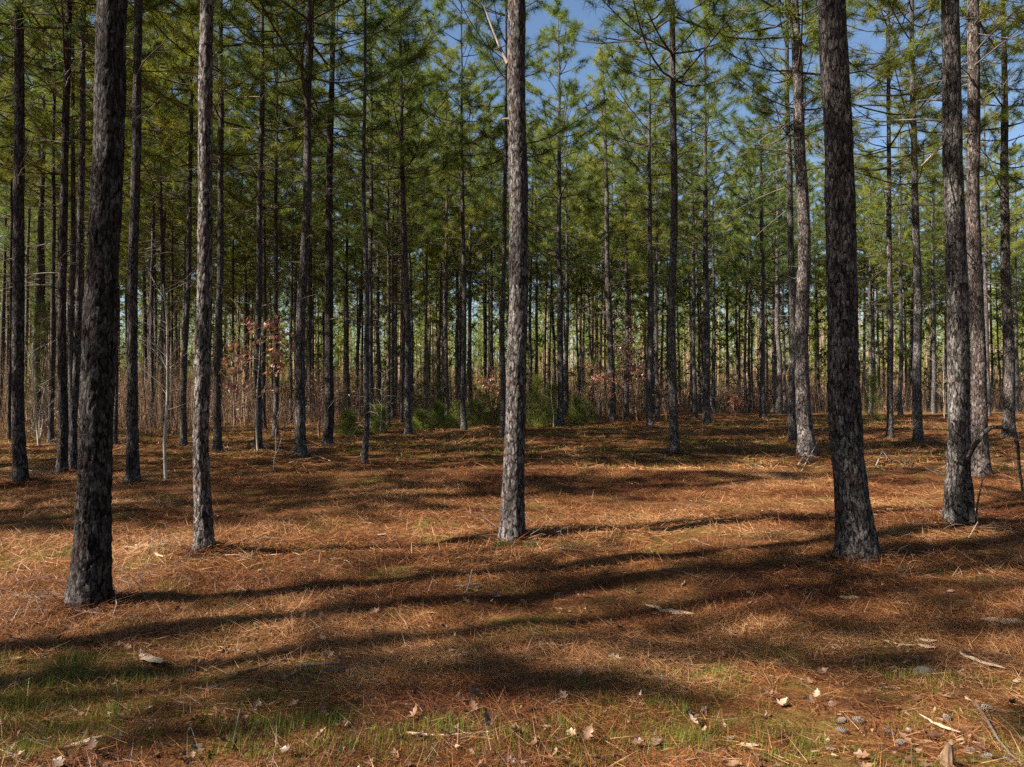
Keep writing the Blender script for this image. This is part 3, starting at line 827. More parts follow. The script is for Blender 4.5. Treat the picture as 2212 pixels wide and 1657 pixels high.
# the thin dark young pine that stands forward of the thicket
X, Y = gp(788, 1002)
yp = empty('young_pine', (X, Y, gz(X, Y)), 'thin dark young pine stem with drooping bare twigs standing forward on the straw', 'young pine', 'young pines')
zs = np.concatenate([[-0.1], np.arange(0, 9, 0.07), np.arange(9, 11, .3)])
obj('trunk', trunk_mesh(0.062, 11.5, 801, 20, zs, 0.5, 0.3, 0.06), yp)
r = np.random.default_rng(77)
L = []
for k in range(26):
    z = 0.7 + 7 * r.random(); a = r.random() * 6.28; l = 0.4 + 1.1 * r.random()
    s = np.linspace(0, 1, 5)
    P = np.stack([math.cos(a) * l * s, math.sin(a) * l * s, z + l * (0.25 * s - 0.55 * s ** 2)], 1); P[1:] += r.normal(size=(4, 3)) * 0.03
    L.append((P, 0.009 * (1 - 0.7 * s) + 0.002))
    for j in range(3):
        i0 = int(r.integers(1, 4)); v = r.normal(size=3) * 0.2 * l; L.append((np.array([P[i0], P[i0] + v]), np.array([0.004, 0.002])))
V, Fc = tubes(L, 4); o = obj('twigs', mesh_np('twigs', V, Fc, M_TWIG, True), yp); o['kind'] = 'stuff'

# ---- copper leaved sapling: every leaf is a part
def leaf_mesh(name, L, W, mat, seed, lobes=0, curl=0.25):
    r = np.random.default_rng(seed)
    n = 7 if not lobes else 11
    s = np.linspace(0, 1, n)
    w = W * 0.5 * np.sin(np.pi * np.clip(s * 0.97 + 0.015, 0, 1)) ** 0.7
    if lobes: w = w * (0.72 + 0.42 * np.cos(s * lobes * 2 * math.pi))
    zc = curl * L * (s - 0.5) ** 2 + 0.02 * L * r.normal(size=n)
    lift = 0.35 * w + 0.015 * L * np.abs(r.normal(size=n))
    lift2 = 0.35 * w + 0.015 * L * np.abs(r.normal(size=n))
    x = s * L
    V = np.concatenate([np.stack([x, w, zc + lift], 1), np.stack([x, 0 * x, zc], 1), np.stack([x, -w, zc + lift2], 1)])
    i = np.arange(n - 1)
    Fc = np.concatenate([np.stack([i, i + 1, i + 1 + n, i + n], 1), np.stack([i + n, i + n + 1, i + 1 + 2 * n, i + 2 * n], 1)])
    return mesh_np(name, V, Fc, mat, True, {'tone': np.clip(0.5 + 0.3 * r.normal(size=len(V)), 0, 1)})
cop, st, tw = sapling(557, 975, None, 3.7, 'young sapling still holding copper brown leaves in front of a slender pine', 61, 'leafy_sapling', 'sapling', 1, 0.05, M_SAP, 0, 0.024, 'saplings holding dead leaves')
for ch in list(cop.children): bpy.data.objects.remove(ch)
Yc = cop.location.y
def at_cop(x, y, dy=0.0):
    p = wp(x, y, Yc + dy) - Vector(cop.location); return np.array(p)
stem = [at_cop(557, 975), at_cop(553, 900), at_cop(556, 840), at_cop(560, 780), at_cop(562, 735), at_cop(566, 695)]
V, Fc = tubes([(np.array(stem), np.array([.028, .024, .02, .016, .011, .005]))], 7)
obj('stem', mesh_np('stem', V, Fc, M_SAP, True), cop)
boughs = [[(556, 850), (520, 832), (478, 828)], [(558, 800), (520, 790), (482, 795)], [(559, 775), (520, 772), (488, 771)], [(560, 760), (540, 748), (498, 745)], [(561, 745), (590, 722), (628, 712)],
          [(563, 725), (545, 705), (532, 693)], [(564, 715), (585, 698), (600, 690)], [(560, 765), (595, 752), (632, 738)], [(558, 790), (585, 770), (612, 762)], [(557, 815), (590, 800), (612, 775)], [(556, 860), (575, 845), (606, 838)]]
lines, tips = [], []
for q, b in enumerate(boughs):
    dy = [(-0.35, 0.3, 0.1, -0.2, 0.35)[q % 5] * t for t in (0, 0.6, 1)]
    P = np.array([at_cop(x, y, d_) for (x, y), d_ in zip(b, dy)])
    lines.append((P, np.array([.009, .006, .003])))
    for t in np.linspace(0.35, 1.02, 27 if q < 10 else 4):
        tips.append(P[0] * (1 - t) ** 2 + 2 * t * (1 - t) * P[1] + t * t * P[2])
V, Fc = tubes(lines, 4); o = obj('twigs', mesh_np('twigs', V, Fc, M_SAP, True), cop); o['kind'] = 'stuff'
LV = [leaf_mesh('leaf', 0.14, 0.078, M_COPPER, 70 + i, 0, 0.5) for i in range(4)]
for k, p in enumerate(tips):
    o = obj('leaf', LV[k % 4], cop)
    o.location = p + rng.normal(size=3) * np.array([0.085, 0.10, 0.085])
    o.rotation_euler = (rng.normal() * 0.7, 0.7 + rng.normal() * 0.5, rng.random() * 6.28)
    o.scale = (0.8 + 0.6 * rng.random(),) * 3

# ---- further saplings with rust coloured leaves, leaves too small to pick apart
def rusty(x, d, h, w, label, seed, n=160, mat=M_RUST, zlo=0.3, name='leafy_sapling'):
    X = (x * S - 512) / FPX * d
    root, st, tw = sapling(x, 0, d, h, label, seed, name, 'sapling', 3, 0.22, M_BRUSH, 14, 0.016, 'saplings holding dead leaves')
    r = np.random.default_rng(seed)
    ends = np.array([l[0][-1] for l in tw if l[0][-1][2] > zlo * h])
    C = ends[r.integers(0, len(ends), n)] + r.normal(size=(n, 3)) * np.array([0.16, 0.16, 0.12]) * w
    D = r.normal(size=(n, 3)); D /= np.linalg.norm(D, axis=1)[:, None]
    V, Fc, tone = needles(C, D, 4, 0.13, 0.085, 0.9, r)
    o = obj('foliage', mesh_np('foliage', V, Fc, mat, False, {'tone': tone}), root); o['kind'] = 'stuff'
rusty(1345, 37, 4.6, 1.2, 'tall sapling hung with dark rust leaves between the slanting pine and the grey pine', 81, 260)
rusty(1292, 35, 2.9, 0.9, 'sapling with a bright orange clump of dead leaves left of the slanting pine', 82, 120, M_COPPER, 0.45)
rusty(1375, 36, 3.6, 1.0, 'rust leaved sapling just left of the grey pine', 83, 160)
rusty(1588, 42, 1.7, 1.0, 'low rusty shrub behind the fallen pale sticks', 84, 130, M_COPPER)
rusty(690, 24, 2.1, 0.7, 'small sapling with a few rust leaves left of the charcoal pine', 85, 50)
rusty(1062, 33, 2.4, 0.8, 'sapling with tan dead leaves left of the central trunk', 86, 90, M_COPPER)
rusty(1440, 34, 2.0, 0.6, 'small rusty shrub left of the solitary white-footed pine', 87, 60)
rusty(1650, 44, 1.4, 0.8, 'low rusty bush at the foot of the black-stained pine', 88, 80)

# ---- seedling pines along the thicket's edge
def seedling(x, d, h, w, label, seed, mat=M_YOUNG, name='pine_seedling', cat='young pine', n=150, group='green seedling pines at the thicket edge'):
    X = (x * S - 512) / FPX * d
    r = np.random.default_rng(seed)
    root = empty(name, (X, d, gz(X, d) - 0.02), label, cat, group)
    L = [(np.array([[0, 0, 0], [0.02, 0.01, h * 0.5], [0, 0.02, h * 0.95]]), np.array([0.02, 0.014, 0.006]))]
    t = r.random(n) ** 1.1; az = r.random(n) * 6.28
    rad = w * 0.5 * (1 - 0.75 * t) * (0.35 + 0.65 * r.random(n))
    C = np.stack([rad * np.cos(az), rad * np.sin(az), 0.1 + h * 0.92 * t], 1)
    D = np.stack([np.cos(az) * 0.7, np.sin(az) * 0.7, np.full(n, 0.6)], 1)
    for c in C[::5]: L.append((np.array([[0, 0, max(0.03, c[2] - 0.3)], c * np.array([.5, .5, 1]) - np.array([0, 0, .1]), c]), np.array([.008, .006, .003])))
    V, Fc = tubes(L, 4); obj('stem', mesh_np('stem', V, Fc, M_TWIG, True), root)
    V, Fc, tone = needles(C, D, 20, 0.26, 0.011, 0.6, r)
    obj('crown', mesh_np('crown', V, Fc, mat, False, {'tone': tone}), root)
seedling(1035, 33, 1.9, 1.7, 'bright green seedling pine left of the central trunk', 201)
seedling(1072, 33.5, 2.0, 1.5, 'bright green seedling pine touching the left edge of the central trunk', 202)
seedling(990, 31, 1.2, 1.4, 'low green seedling pine left of the sunlit brown pine', 203)
seedling(945, 30, 1.1, 1.2, 'low green seedling pine in front of the light striped pine', 204)
seedling(1160, 32, 2.5, 1.6, 'tallest bright seedling pine right of the central trunk', 205, n=200)
seedling(1192, 34, 2.0, 1.5, 'green seedling pine left of the dark pine with the leaning sapling', 206)
seedling(1245, 35, 1.4, 1.2, 'small green seedling pine right of the dark pine with the leaning sapling', 207)
seedling(820, 27, 1.0, 1.0, 'tiny green seedling pine between the flaky and the pale thin pine', 208)
seedling(752, 26, 0.9, 1.0, 'shaded seedling pine right of the charcoal pine', 209)
seedling(905, 28, 0.8, 1.0, 'tiny seedling pine at the foot of the dark cedar', 210)
seedling(1270, 37, 1.5, 1.5, 'dull green seedling pine left of the slanting pine', 211, M_CEDAR)
seedling(935, 33, 3.6, 2.6, 'dark cedar with drooping sprays behind the low green seedlings', 212, M_CEDAR, 'cedar_tree', 'cedar', 210, None)
seedling(100, 26, 5.2, 3.0, 'dark cedar in the shade between the two dark pines of the left edge', 213, M_CEDAR, 'cedar_tree', 'cedar', 420, None)
seedling(1885, 38, 2.6, 1.4, 'dull green young pine behind the great leaning trunk', 214, M_YOUNG)

# ------------------------------------------------------------------ forest floor: straw, grass, leaves
def straw(y0, y1, dens, Lm, wid, lift, half=0.80, seed=1, dirbias=None):
    r = np.random.default_rng(seed)
    n = int(dens * half * (y1 ** 2 - y0 ** 2))
    y = np.sqrt(r.random(n) * (y1 ** 2 - y0 ** 2) + y0 ** 2); x = (r.random(n) * 2 - 1) * half * y
    thin = fbm(x / 1.3, y / 0.8, 31, 3) + 0.25 * (fbm(x / 0.35, y / 0.3, 37, 2) - .5)
    keep = r.random(n) < np.clip(0.34 + 2.4 * (thin - 0.38), 0.20, 1) * (0.8 + 0.2 * smooth(3.2, 4.4, y))
    x, y = x[keep], y[keep]; n = len(x)
    flow = fbm(x / 0.9, y / 0.9, 41, 2) * 5.0
    a = flow + r.normal(size=n) * 1.7
    L = Lm * (0.5 + 0.9 * r.random(n))
    p = r.normal(size=n) * lift
    d = np.stack([np.cos(a) * np.cos(p), np.sin(a) * np.cos(p), np.sin(p)], 1)
    ex, ey = x + d[:, 0] * L, y + d[:, 1] * L
    rootz = ground_z(x, y) + 0.004 + 0.020 * r.random(n) ** 2; tipz = ground_z(ex, ey) + 0.004 + np.abs(d[:, 2]) * L
    A = np.stack([x, y, rootz], 1); B = np.stack([ex, ey, tipz], 1)
    w = np.stack([-np.sin(a), np.cos(a), r.normal(size=n) * 0.5], 1); w /= np.linalg.norm(w, axis=1)[:, None]; w *= (wid * (0.6 + 0.8 * r.random(n)) * 0.5)[:, None]
    V = np.stack([A - w, A + w, B], 1).reshape(-1, 3)
    patch = fbm(x / 1.7, y / 1.1, 51, 3)
    tone = np.clip(0.48 + 0.9 * (patch - 0.5) * 1.5 + 0.29 * r.normal(size=n), 0, 1)
    return V, np.repeat(tone, 3)
S1 = straw(2.2, 6.0, 12500, 0.13, 0.0026, 0.26, seed=1)
S2 = straw(6.0, 14.0, 2500, 0.19, 0.0048, 0.24, seed=2)
S3 = straw(14.0, 46.0, 170, 0.30, 0.016, 0.22, 0.76, seed=3)
def foot_straw():
    """needles and bark flakes heaped against the feet of the near trunks"""
    r = np.random.default_rng(12); Vs, Ts = [], []
    for p, (X, Y) in zip(PINES, near_xy):
        if Y > 19: continue
        r0 = p[3] * S / FPX * Y * 0.5
        m = int(15000 / Y)
        a = r.random(m) * 6.28; q = r0 * (0.95 + 0.25 * r.random(m)) + 0.45 * r.random(m) ** 2
        x, y = X + q * np.cos(a), Y + q * np.sin(a)
        L = 0.16 * (0.5 + 0.9 * r.random(m)); h = a + r.normal(size=m) * 1.1; pi_ = 0.45 * np.exp(-(q - r0) / 0.15) * r.random(m) + r.normal(size=m) * 0.15
        hump = 0.07 * np.exp(-(q - r0) / 0.12) * r.random(m)
        A = np.stack([x, y, ground_z(x, y) + hump], 1); B = A + np.stack([np.cos(h) * np.cos(pi_), np.sin(h) * np.cos(pi_), np.sin(pi_)], 1) * L[:, None]
        w = np.stack([-np.sin(h), np.cos(h), r.normal(size=m) * .4], 1) * (0.00032 * Y * (0.7 + 0.8 * r.random(m)))[:, None]
        Vs.append(np.stack([A - w, A + w, B], 1).reshape(-1, 3)); Ts.append(np.repeat(np.clip(0.42 + 0.3 * r.normal(size=m), 0, 1), 3))
    return np.concatenate(Vs), np.concatenate(Ts)
S4 = foot_straw()
V = np.concatenate([S1[0], S2[0], S3[0], S4[0]]); tone = np.concatenate([S1[1], S2[1], S3[1], S4[1]])
o = obj('pine_straw', mesh_np('pine_straw', V, np.arange(len(V)).reshape(-1, 3), M_STRAW, False, {'tone': tone}))
tag(o, 'fallen orange brown pine straw spread over the forest floor', 'pine straw', None, 'stuff')
print('straw', len(V) // 3)

def grass():
    r = np.random.default_rng(8)
    n = 420000
    y = np.sqrt(r.random(n) * (7.0 ** 2 - 2.2 ** 2) + 2.2 ** 2); x = (r.random(n) * 2 - 1) * 0.8 * y
    m = fbm(x / 0.55, y / 0.45, 61, 3) * 0.8 + 0.35 * fbm(x / 0.16, y / 0.14, 67, 2)
    front = 1 - smooth(3.3, 5.0, y)
    left = 1 - smooth(-2.2, -1.0, x)
    m = m + 0.35 * (fbm(x / 0.9, y / 0.7, 165, 2) - 0.5)
    p = np.clip((m - 0.672 + 0.175 * front + 0.06 * left * (1 - smooth(5.2, 6.2, y))) * 3.5, 0, 1) * np.clip(front + 0.5 * left, 0.06, 1)
    k = r.random(n) < p
    x, y = x[k], y[k]
    # thin green over the mid distance
    n2 = 100000
    y2 = np.sqrt(r.random(n2) * (40 ** 2 - 6 ** 2) + 36); x2 = (r.random(n2) * 2 - 1) * 0.76 * y2
    k2 = r.random(n2) < np.clip((fbm(x2 / 2.6, y2 / 1.6, 71, 3) - 0.47) * 5, 0, 1)
    x = np.concatenate([x, x2[k2]]); y = np.concatenate([y, y2[k2]]); n = len(x)
    far = smooth(6, 20, y)
    L = (0.018 + 0.05 * r.random(n) ** 2) * (1 + 1.0 * far) * (0.5 + 1.3 * vnoise(x / 0.12, y / 0.12, 171) ** 2); a = r.random(n) * 6.28; lean = np.abs(r.normal(size=n)) * 0.6
    z = ground_z(x, y)
    A = np.stack([x, y, z - 0.004], 1); B = A + np.stack([np.cos(a) * np.sin(lean), np.sin(a) * np.sin(lean), np.cos(lean)], 1) * L[:, None] + np.array([0, 0, 0.01])
    b = a + 1.57 + r.normal(size=n) * 0.3
    w = np.stack([np.cos(b), np.sin(b), 0 * b], 1) * (0.0017 * (1 + 6 * far))[:, None]
    V = np.stack([A - w, A + w, B], 1).reshape(-1, 3)
    tone = np.clip(0.38 + 0.30 * r.normal(size=n) + 0.3 * (fbm(x, y, 77, 2) - .3), 0, 1)
    o = obj('grass', mesh_np('grass', V, np.arange(len(V)).reshape(-1, 3), M_GRASS, False, {'tone': np.repeat(tone, 3)}))
    tag(o, 'thin green grass coming up through the straw', 'grass', None, 'stuff')
    print('grass', n)
grass()

# single things on the floor --------------------------------------------------
FLOOR = [(*gp(196, 1305), 'the huge shadowed trunk'), (*gp(443, 1185), 'the pale pinkish trunk'), (*gp(1107, 1162), 'the mossy-footed central trunk'), (*gp(1850, 1198), 'the great leaning trunk'),
         (*gp(2068, 1125), 'the scaly grey trunk'), (*gp(1445, 1320), 'the long pale splinter'), (*gp(2042, 1635), 'the broken stub'), (*gp(2150, 1590), 'the long grey stick')]
used = set()
def beside(X, Y, head):
    """a label that says what the thing lies beside, each given out once"""
    best = sorted(FLOOR, key=lambda f: (f[0] - X) ** 2 + (f[1] - Y) ** 2)
    for f in best[:5]:
        dx, dy = X - f[0], Y - f[1]
        dist = math.hypot(dx, dy)
        how = ('close ' if dist < 0.35 else 'well ' if dist > 1.4 else '')
        side_ = ('in front of' if dy < 0 else 'behind') if abs(dy) > abs(dx) else ('left of' if dx < 0 else 'right of')
        lab = f'{head} {how}{side_} {f[2]}'
        if lab not in used:
            used.add(lab); return lab
    k = 2
    while f'{ORD[k]} {lab}' in used: k += 1
    used.add(f'{ORD[k]} {lab}'); return f'{ORD[k]} {lab}'

def cone_mesh(seed, open_=0.5):
    r = np.random.default_rng(seed)
    V, Fc, T = [], [], []
    n = 84; L = 1.0
    # core
    s = np.linspace(0, 1, 9); k = 8
    prof = 0.20 * np.sin(np.pi * np.clip(s * 0.93 + 0.05, 0, 1)) ** 0.75
    for i, (t, rr) in enumerate(zip(s, prof)):
        for j in range(k): V.append((t, rr * math.cos(j * 6.283 / k), rr * math.sin(j * 6.283 / k))); T.append(0.05)
    for i in range(8):
        for j in range(k): Fc.append((i * k + j, i * k + (j + 1) % k, (i + 1) * k + (j + 1) % k, (i + 1) * k + j))
    for q in range(n):
        t = 0.03 + 0.93 * (q + 0.5) / n; a = q * 2.39996
        rr = 0.205 * math.sin(math.pi * min(1, t * 0.93 + 0.05)) ** 0.75
        ln = (0.13 + 0.06 * open_) * (0.5 + rr * 3); wd = 0.052 * (0.5 + rr * 3.2)
        o_ = np.array([0, math.cos(a), math.sin(a)]); tg = np.array([0, -math.sin(a), math.cos(a)]); ax_ = np.array([1.0, 0, 0])
        d = o_ * (0.55 + 0.5 * open_) + ax_ * 0.75; d /= np.linalg.norm(d)
        nn = np.cross(d, tg)
        b = np.array([t, 0, 0]) + o_ * rr * 0.75
        i0 = len(V)
        tip = b + d * ln
        for p, tt in ((b - tg * wd * 0.5, 0.1), (b + tg * wd * 0.5, 0.1), (tip + tg * wd - nn * 0.012, 0.75), (tip - tg * wd - nn * 0.012, 0.75), (tip + tg * wd + nn * 0.02, 0.6), (tip - tg * wd + nn * 0.02, 0.6), (tip + d * 0.02, 1.0)):
            V.append(tuple(p)); T.append(min(1, max(0, tt + r.normal() * 0.12)))
        Fc += [(i0, i0 + 1, i0 + 2, i0 + 3), (i0 + 3, i0 + 2, i0 + 4, i0 + 5), (i0 + 5, i0 + 4, i0 + 1, i0)]
    V = np.array(V); V[:, 0] -= 0.5
    return mesh_np('pine_cone', V, np.array(Fc), M_CONE, False, {'tone': T})
CM = [cone_mesh(1, 0.15), cone_mesh(2, 0.5), cone_mesh(3, 0.95)]
CONES = [  # sheet x, y, length in sheet px, turn, kind, look
 (1813, 1557, 28, 10, 0, 'closed grey'), (1813, 1577, 28, -35, 0, 'pale slender'), (1848, 1556, 30, 0, 1, 'dark brown'), (1917, 1580, 28, -35, 0, 'whitish closed'),
 (1960, 1576, 20, 60, 1, 'small ashy'), (1790, 1617, 26, -20, 1, 'grey half-open'), (1938, 1605, 30, 10, 1, 'dusty grey'), (2040, 1549, 26, -60, 0, 'upright closed'), (2126, 1533, 34, -60, 2, 'wide open'),
 (2088, 1620, 28, 0, 0, 'rounded grey'), (2125, 1633, 26, -10, 1, 'dark grey'), (2172, 1640, 26, -40, 1, 'chequered'), (2205, 1633, 28, -40, 0, 'smooth pale'), (1520, 1537, 22, 70, 0, 'small brown'), (1793, 1522, 22, 40, 2, 'small dark'),
 (1172, 1617, 24, 25, 0, 'lone tan'), (1422, 1473, 24, 0, 0, 'shaded grey'), (258, 1503, 26, 15, 1, 'lone whitish'), (417, 1450, 28, 5, 0, 'dark bluish'), (464, 1486, 28, 5, 0, 'shadowed bluish'), (773, 1486, 26, 5, 0, 'shaded brown'),
 (1980, 1425, 20, 40, 2, 'small weathered'), (2103, 1522, 18, 0, 2, 'tiny open'),
]
for x, y, lp, a, k, look in CONES:
    X, Y = gp(x, y)
    L = lp * S / FPX * Y * 0.9
    o = obj('pine_cone', CM[k])
    o.location = (X, Y, gz(X, Y) + 0.14 * L)
    o.scale = (L, L * 1.05, L * 1.05)
    o.rotation_euler = (rng.random() * 6.28, rng.normal() * 0.12, R(a) * 1.6)
    tag(o, beside(X, Y, f'{look} pine cone on the straw'), 'pine cone', 'pine cones lying on the floor')
    FLOOR.append((X, Y, f'the {look} cone'))

# wood splinters and chips
def chip_mesh(seed, asp=5.0):
    r = np.random.default_rng(seed)
    n = 9; s = np.linspace(-0.5, 0.5, n)
    w = (0.5 / asp) * np.clip(1.15 - np.abs(s * 2) ** 2.2, 0.12, 1) * (0.75 + 0.5 * r.random(n)); c = 0.03 * r.normal(size=n)
    h = 0.05 * (0.6 + 0.6 * r.random(n)) * np.clip(1.2 - np.abs(s * 2) ** 2, 0.2, 1); b = 0.06 * (s * 2) ** 2 * r.random()
    V = np.concatenate([np.stack([s, c - w, b], 1), np.stack([s, c - w * 0.3, b + h], 1), np.stack([s, c + w * 0.6, b + h * 0.8], 1), np.stack([s, c + w, b], 1)])
    i = np.arange(n - 1); Fc = [np.stack([i + k * n, i + 1 + k * n, i + 1 + ((k + 1) % 4) * n, i + ((k + 1) % 4) * n], 1) for k in range(4)]
    Fc = np.concatenate(Fc + [np.array([[0, n, 2 * n, 3 * n], [n - 1, 4 * n - 1, 3 * n - 1, 2 * n - 1]])])
    return mesh_np('wood_splinter', V, Fc, M_PALE, False)
CHM = [chip_mesh(i, [8, 5, 3.5, 11][i]) for i in range(4)]
CHIPS = [(1445, 1320, 104, -14, 0, 'long pale'), (1950, 1395, 44, -8, 3, 'thin cream'), (1998, 1398, 34, -20, 2, 'broad cream'), (2000, 1377, 34, -5, 2, 'flat tan'), (1640, 1371, 0, 0, 1, ''), (330, 1425, 90, -18, 1, 'broad brown'), (185, 1605, 70, 20, 1, 'weathered brown'),
 (1830, 1292, 48, -3, 1, 'shaded grey'), (2170, 1343, 95, -6, 1, 'wide tan'), (2050, 1278, 26, -70, 2, 'stubby tan'), (2025, 1568, 82, -28, 0, 'forked pale'), (1575, 1595, 30, 5, 2, 'whitish'), (970, 1602, 28, 40, 1, 'greyish'), (1530, 1365, 16, -40, 2, 'small rounded'),
 (752, 1420, 22, -10, 2, 'small white'), (1000, 1415, 32, 20, 1, 'narrow tan'), (795, 1132, 24, -6, 1, 'short bright'), (825, 1156, 22, -8, 2, 'small bright'), (1075, 1289, 20, -8, 2, 'little cream'), (930, 1325, 18, -10, 2, 'tiny pale'), (352, 1178, 20, 8, 2, 'white'),
 (2112, 1430, 110, -33, 3, 'slender orange'), (1615, 1610, 40, -4, 1, 'flat grey'), (1180, 1570, 26, 80, 1, 'upright tan'), (1475, 1262, 30, 30, 3, 'thin pale'), (250, 1280, 26, -30, 2, 'bright'), (2192, 1472, 22, 10, 2, 'pale rounded'), (300, 1182, 60, 15, 0, 'raised straw coloured'), (345, 1190, 70, -25, 3, 'slim'), (1940, 1303, 20, 0, 2, 'dull')]
for x, y, lp, a, k, look in CHIPS:
    if not lp: continue
    X, Y = gp(x, y); L = lp * S / FPX * Y
    o = obj('wood_splinter', CHM[k])
    o.location = (X, Y, gz(X, Y) + 0.012); o.scale = (L, L * 1.6, min(L, 0.25)); o.rotation_euler = (rng.normal() * 0.15, rng.normal() * 0.08, R(a) * 2.0)
    tag(o, beside(X, Y, f'{look} wood splinter on the straw') if look != 'long pale' else 'long pale wood splinter lying in a sunlit patch of straw, the largest one', 'wood splinter', 'wood splinters on the straw')

# dry oak leaves in the grass at the front
OK = [leaf_mesh('dry_leaf', 1.0, 0.62, M_OAK, 40 + i, 3 + i % 2, [0.5, 0.9, 0.25, 1.3][i]) for i in range(4)]
looks = ['curled tan', 'flat pale', 'folded brown', 'upturned buff', 'crumpled brown', 'lobed tan']
r = np.random.default_rng(17)
spots = [(437, 1640), (380, 1620), (410, 1590), (620, 1560), (655, 1640), (612, 1630), (1058, 1580), (1035, 1507), (1010, 1520), (1015, 1548), (1130, 1545), (1325, 1355), (1330, 1362), (1225, 1605), (1290, 1530), (855, 1600), (905, 1610), (1300, 1650), (700, 1525), (560, 1540), (495, 1612), (330, 1640), (120, 1650), (760, 1640), (930, 1640), (1080, 1640), (1420, 1600), (1500, 1560), (1700, 1600), (560, 1415), (275, 1560), (1640, 1645)]
for i, (x, y) in enumerate(spots):
    X, Y = gp(x, y); L = 0.05 + 0.045 * r.random()
    o = obj('dry_leaf', OK[i % 4]); o.location = (X, Y, gz(X, Y) + 0.022); o.scale = (L, L, L)
    o.rotation_euler = (r.normal() * 0.5, r.normal() * 0.5, r.random() * 6.28)
    tag(o, beside(X, Y, f'{looks[i % 6]} dry leaf'), 'dry leaf', 'dry leaves lying in the front grass')
# the many smaller leaf scraps and wood crumbs nobody would count
n = 5200
y = np.sqrt(r.random(n) * (9.5 ** 2 - 2.2 ** 2) + 2.2 ** 2); x = (r.random(n) * 2 - 1) * 0.8 * y
k = r.random(n) < np.clip(0.25 + 1.6 * (fbm(x / .7, y / .6, 93, 3) - .45) + 0.25 * (y < 3.6), 0.03, 1)
x, y = x[k], y[k]
D = np.stack([r.normal(size=len(x)), r.normal(size=len(x)), 0.25 * r.random(len(x))], 1); D /= np.linalg.norm(D, axis=1)[:, None]
def loose_leaves(n):
    Vs, Fs, n0 = [], [], 0
    src = [np.array([v.co[:] for v in m.vertices]) for m in OK]; fac = [np.array([p.vertices[:] for p in m.polygons]) for m in OK]
    while n:
        Y = 2.3 + 3.4 * r.random() ** 1.6; X = (r.random() * 2 - 1) * 0.75 * Y
        if r.random() > fbm(np.array([X / .6]), np.array([Y / .5]), 97, 2)[0] * 1.6 - 0.25: continue
        k = int(r.integers(0, 4)); L = 0.03 + 0.055 * r.random() ** 1.5
        q = Quaternion((0, 0, 1), r.random() * 6.28) @ Quaternion((1, 0, 0), r.normal() * 0.5) @ Quaternion((0, 1, 0), r.normal() * 0.4)
        M = np.array(q.to_matrix())
        Vs.append((src[k] * L) @ M.T + np.array([X, Y, gz(X, Y) + 0.018])); Fs.append(fac[k] + n0); n0 += len(src[k]); n -= 1
    V = np.concatenate(Vs)
    o = obj('leaf_scatter', mesh_np('leaf_scatter', V, np.concatenate(Fs), M_SCRAP, True, {'tone': np.repeat(r.random(len(Vs)) * 0.9, [len(v) for v in Vs])}))
    tag(o, 'small brown oak leaves scattered over the front edge of the straw', 'leaf litter', None, 'stuff')
loose_leaves(520)
V, Fc, tone = needles(np.stack([x, y, ground_z(x, y) + 0.022], 1), D, 2, 0.038, 0.015, 0.3, r)
o = obj('leaf_litter', mesh_np('leaf_litter', V, Fc, M_SCRAP, False, {'tone': tone}))
tag(o, 'scraps of dead leaves and bark scattered among the straw', 'leaf litter', None, 'stuff')

# thin twigs strewn through the straw
def twig_litter():
    r = np.random.default_rng(23); lines = []
    n = 900
    y = np.sqrt(r.random(n) * (17 ** 2 - 2.2 ** 2) + 2.2 ** 2); x = (r.random(n) * 2 - 1) * 0.78 * y
    keep = r.random(n) < np.clip(fbm(x / 1.5, y / 1.0, 95, 3) * 2.6 - 0.8, 0.08, 1)
    for X, Y in zip(x[keep], y[keep]):
        a = r.random() * 6.28; L = 0.10 + 0.35 * r.random() ** 2; t = np.array([0, 0.35, 0.7, 1.0])
        px = X + math.cos(a) * L * t + r.normal(size=4) * 0.02; py = Y + math.sin(a) * L * t + r.normal(size=4) * 0.02
        pz = ground_z(px, py) + 0.016 + (0.05 * r.random() ** 3) * t
        lines.append((np.stack([px, py, pz], 1), (0.0022 + 0.0028 * r.random()) * (1 - 0.6 * t)))
    for p, (X0, Y0) in zip(PINES, near_xy):
        if Y0 > 22: continue
        for k in range(22):
            a0 = r.random() * 6.28; q = p[3] * S / FPX * Y0 * 0.55 + 0.5 * r.random() ** 1.5; X, Y = X0 + q * math.cos(a0), Y0 + q * math.sin(a0)
            a = r.random() * 6.28; L = 0.15 + 0.4 * r.random(); t = np.array([0, 0.3, 0.65, 1.0])
            px = X + math.cos(a) * L * t + r.normal(size=4) * 0.03; py = Y + math.sin(a) * L * t + r.normal(size=4) * 0.03
            up = 0.22 * r.random() ** 2
            lines.append((np.stack([px, py, ground_z(px, py) + 0.02 + up * t + 0.05 * np.sin(t * 3.1) * r.random()], 1), (0.0022 + 0.00022 * Y0) * (0.7 + 0.6 * r.random()) * (1 - 0.6 * t)))
    V, Fc = tubes(lines, 4)
    o = obj('twig_litter', mesh_np('twig_litter', V, Fc, M_TWIG, True))
    tag(o, 'thin dead twigs strewn all through the straw', 'twig litter', None, 'stuff')
twig_litter()
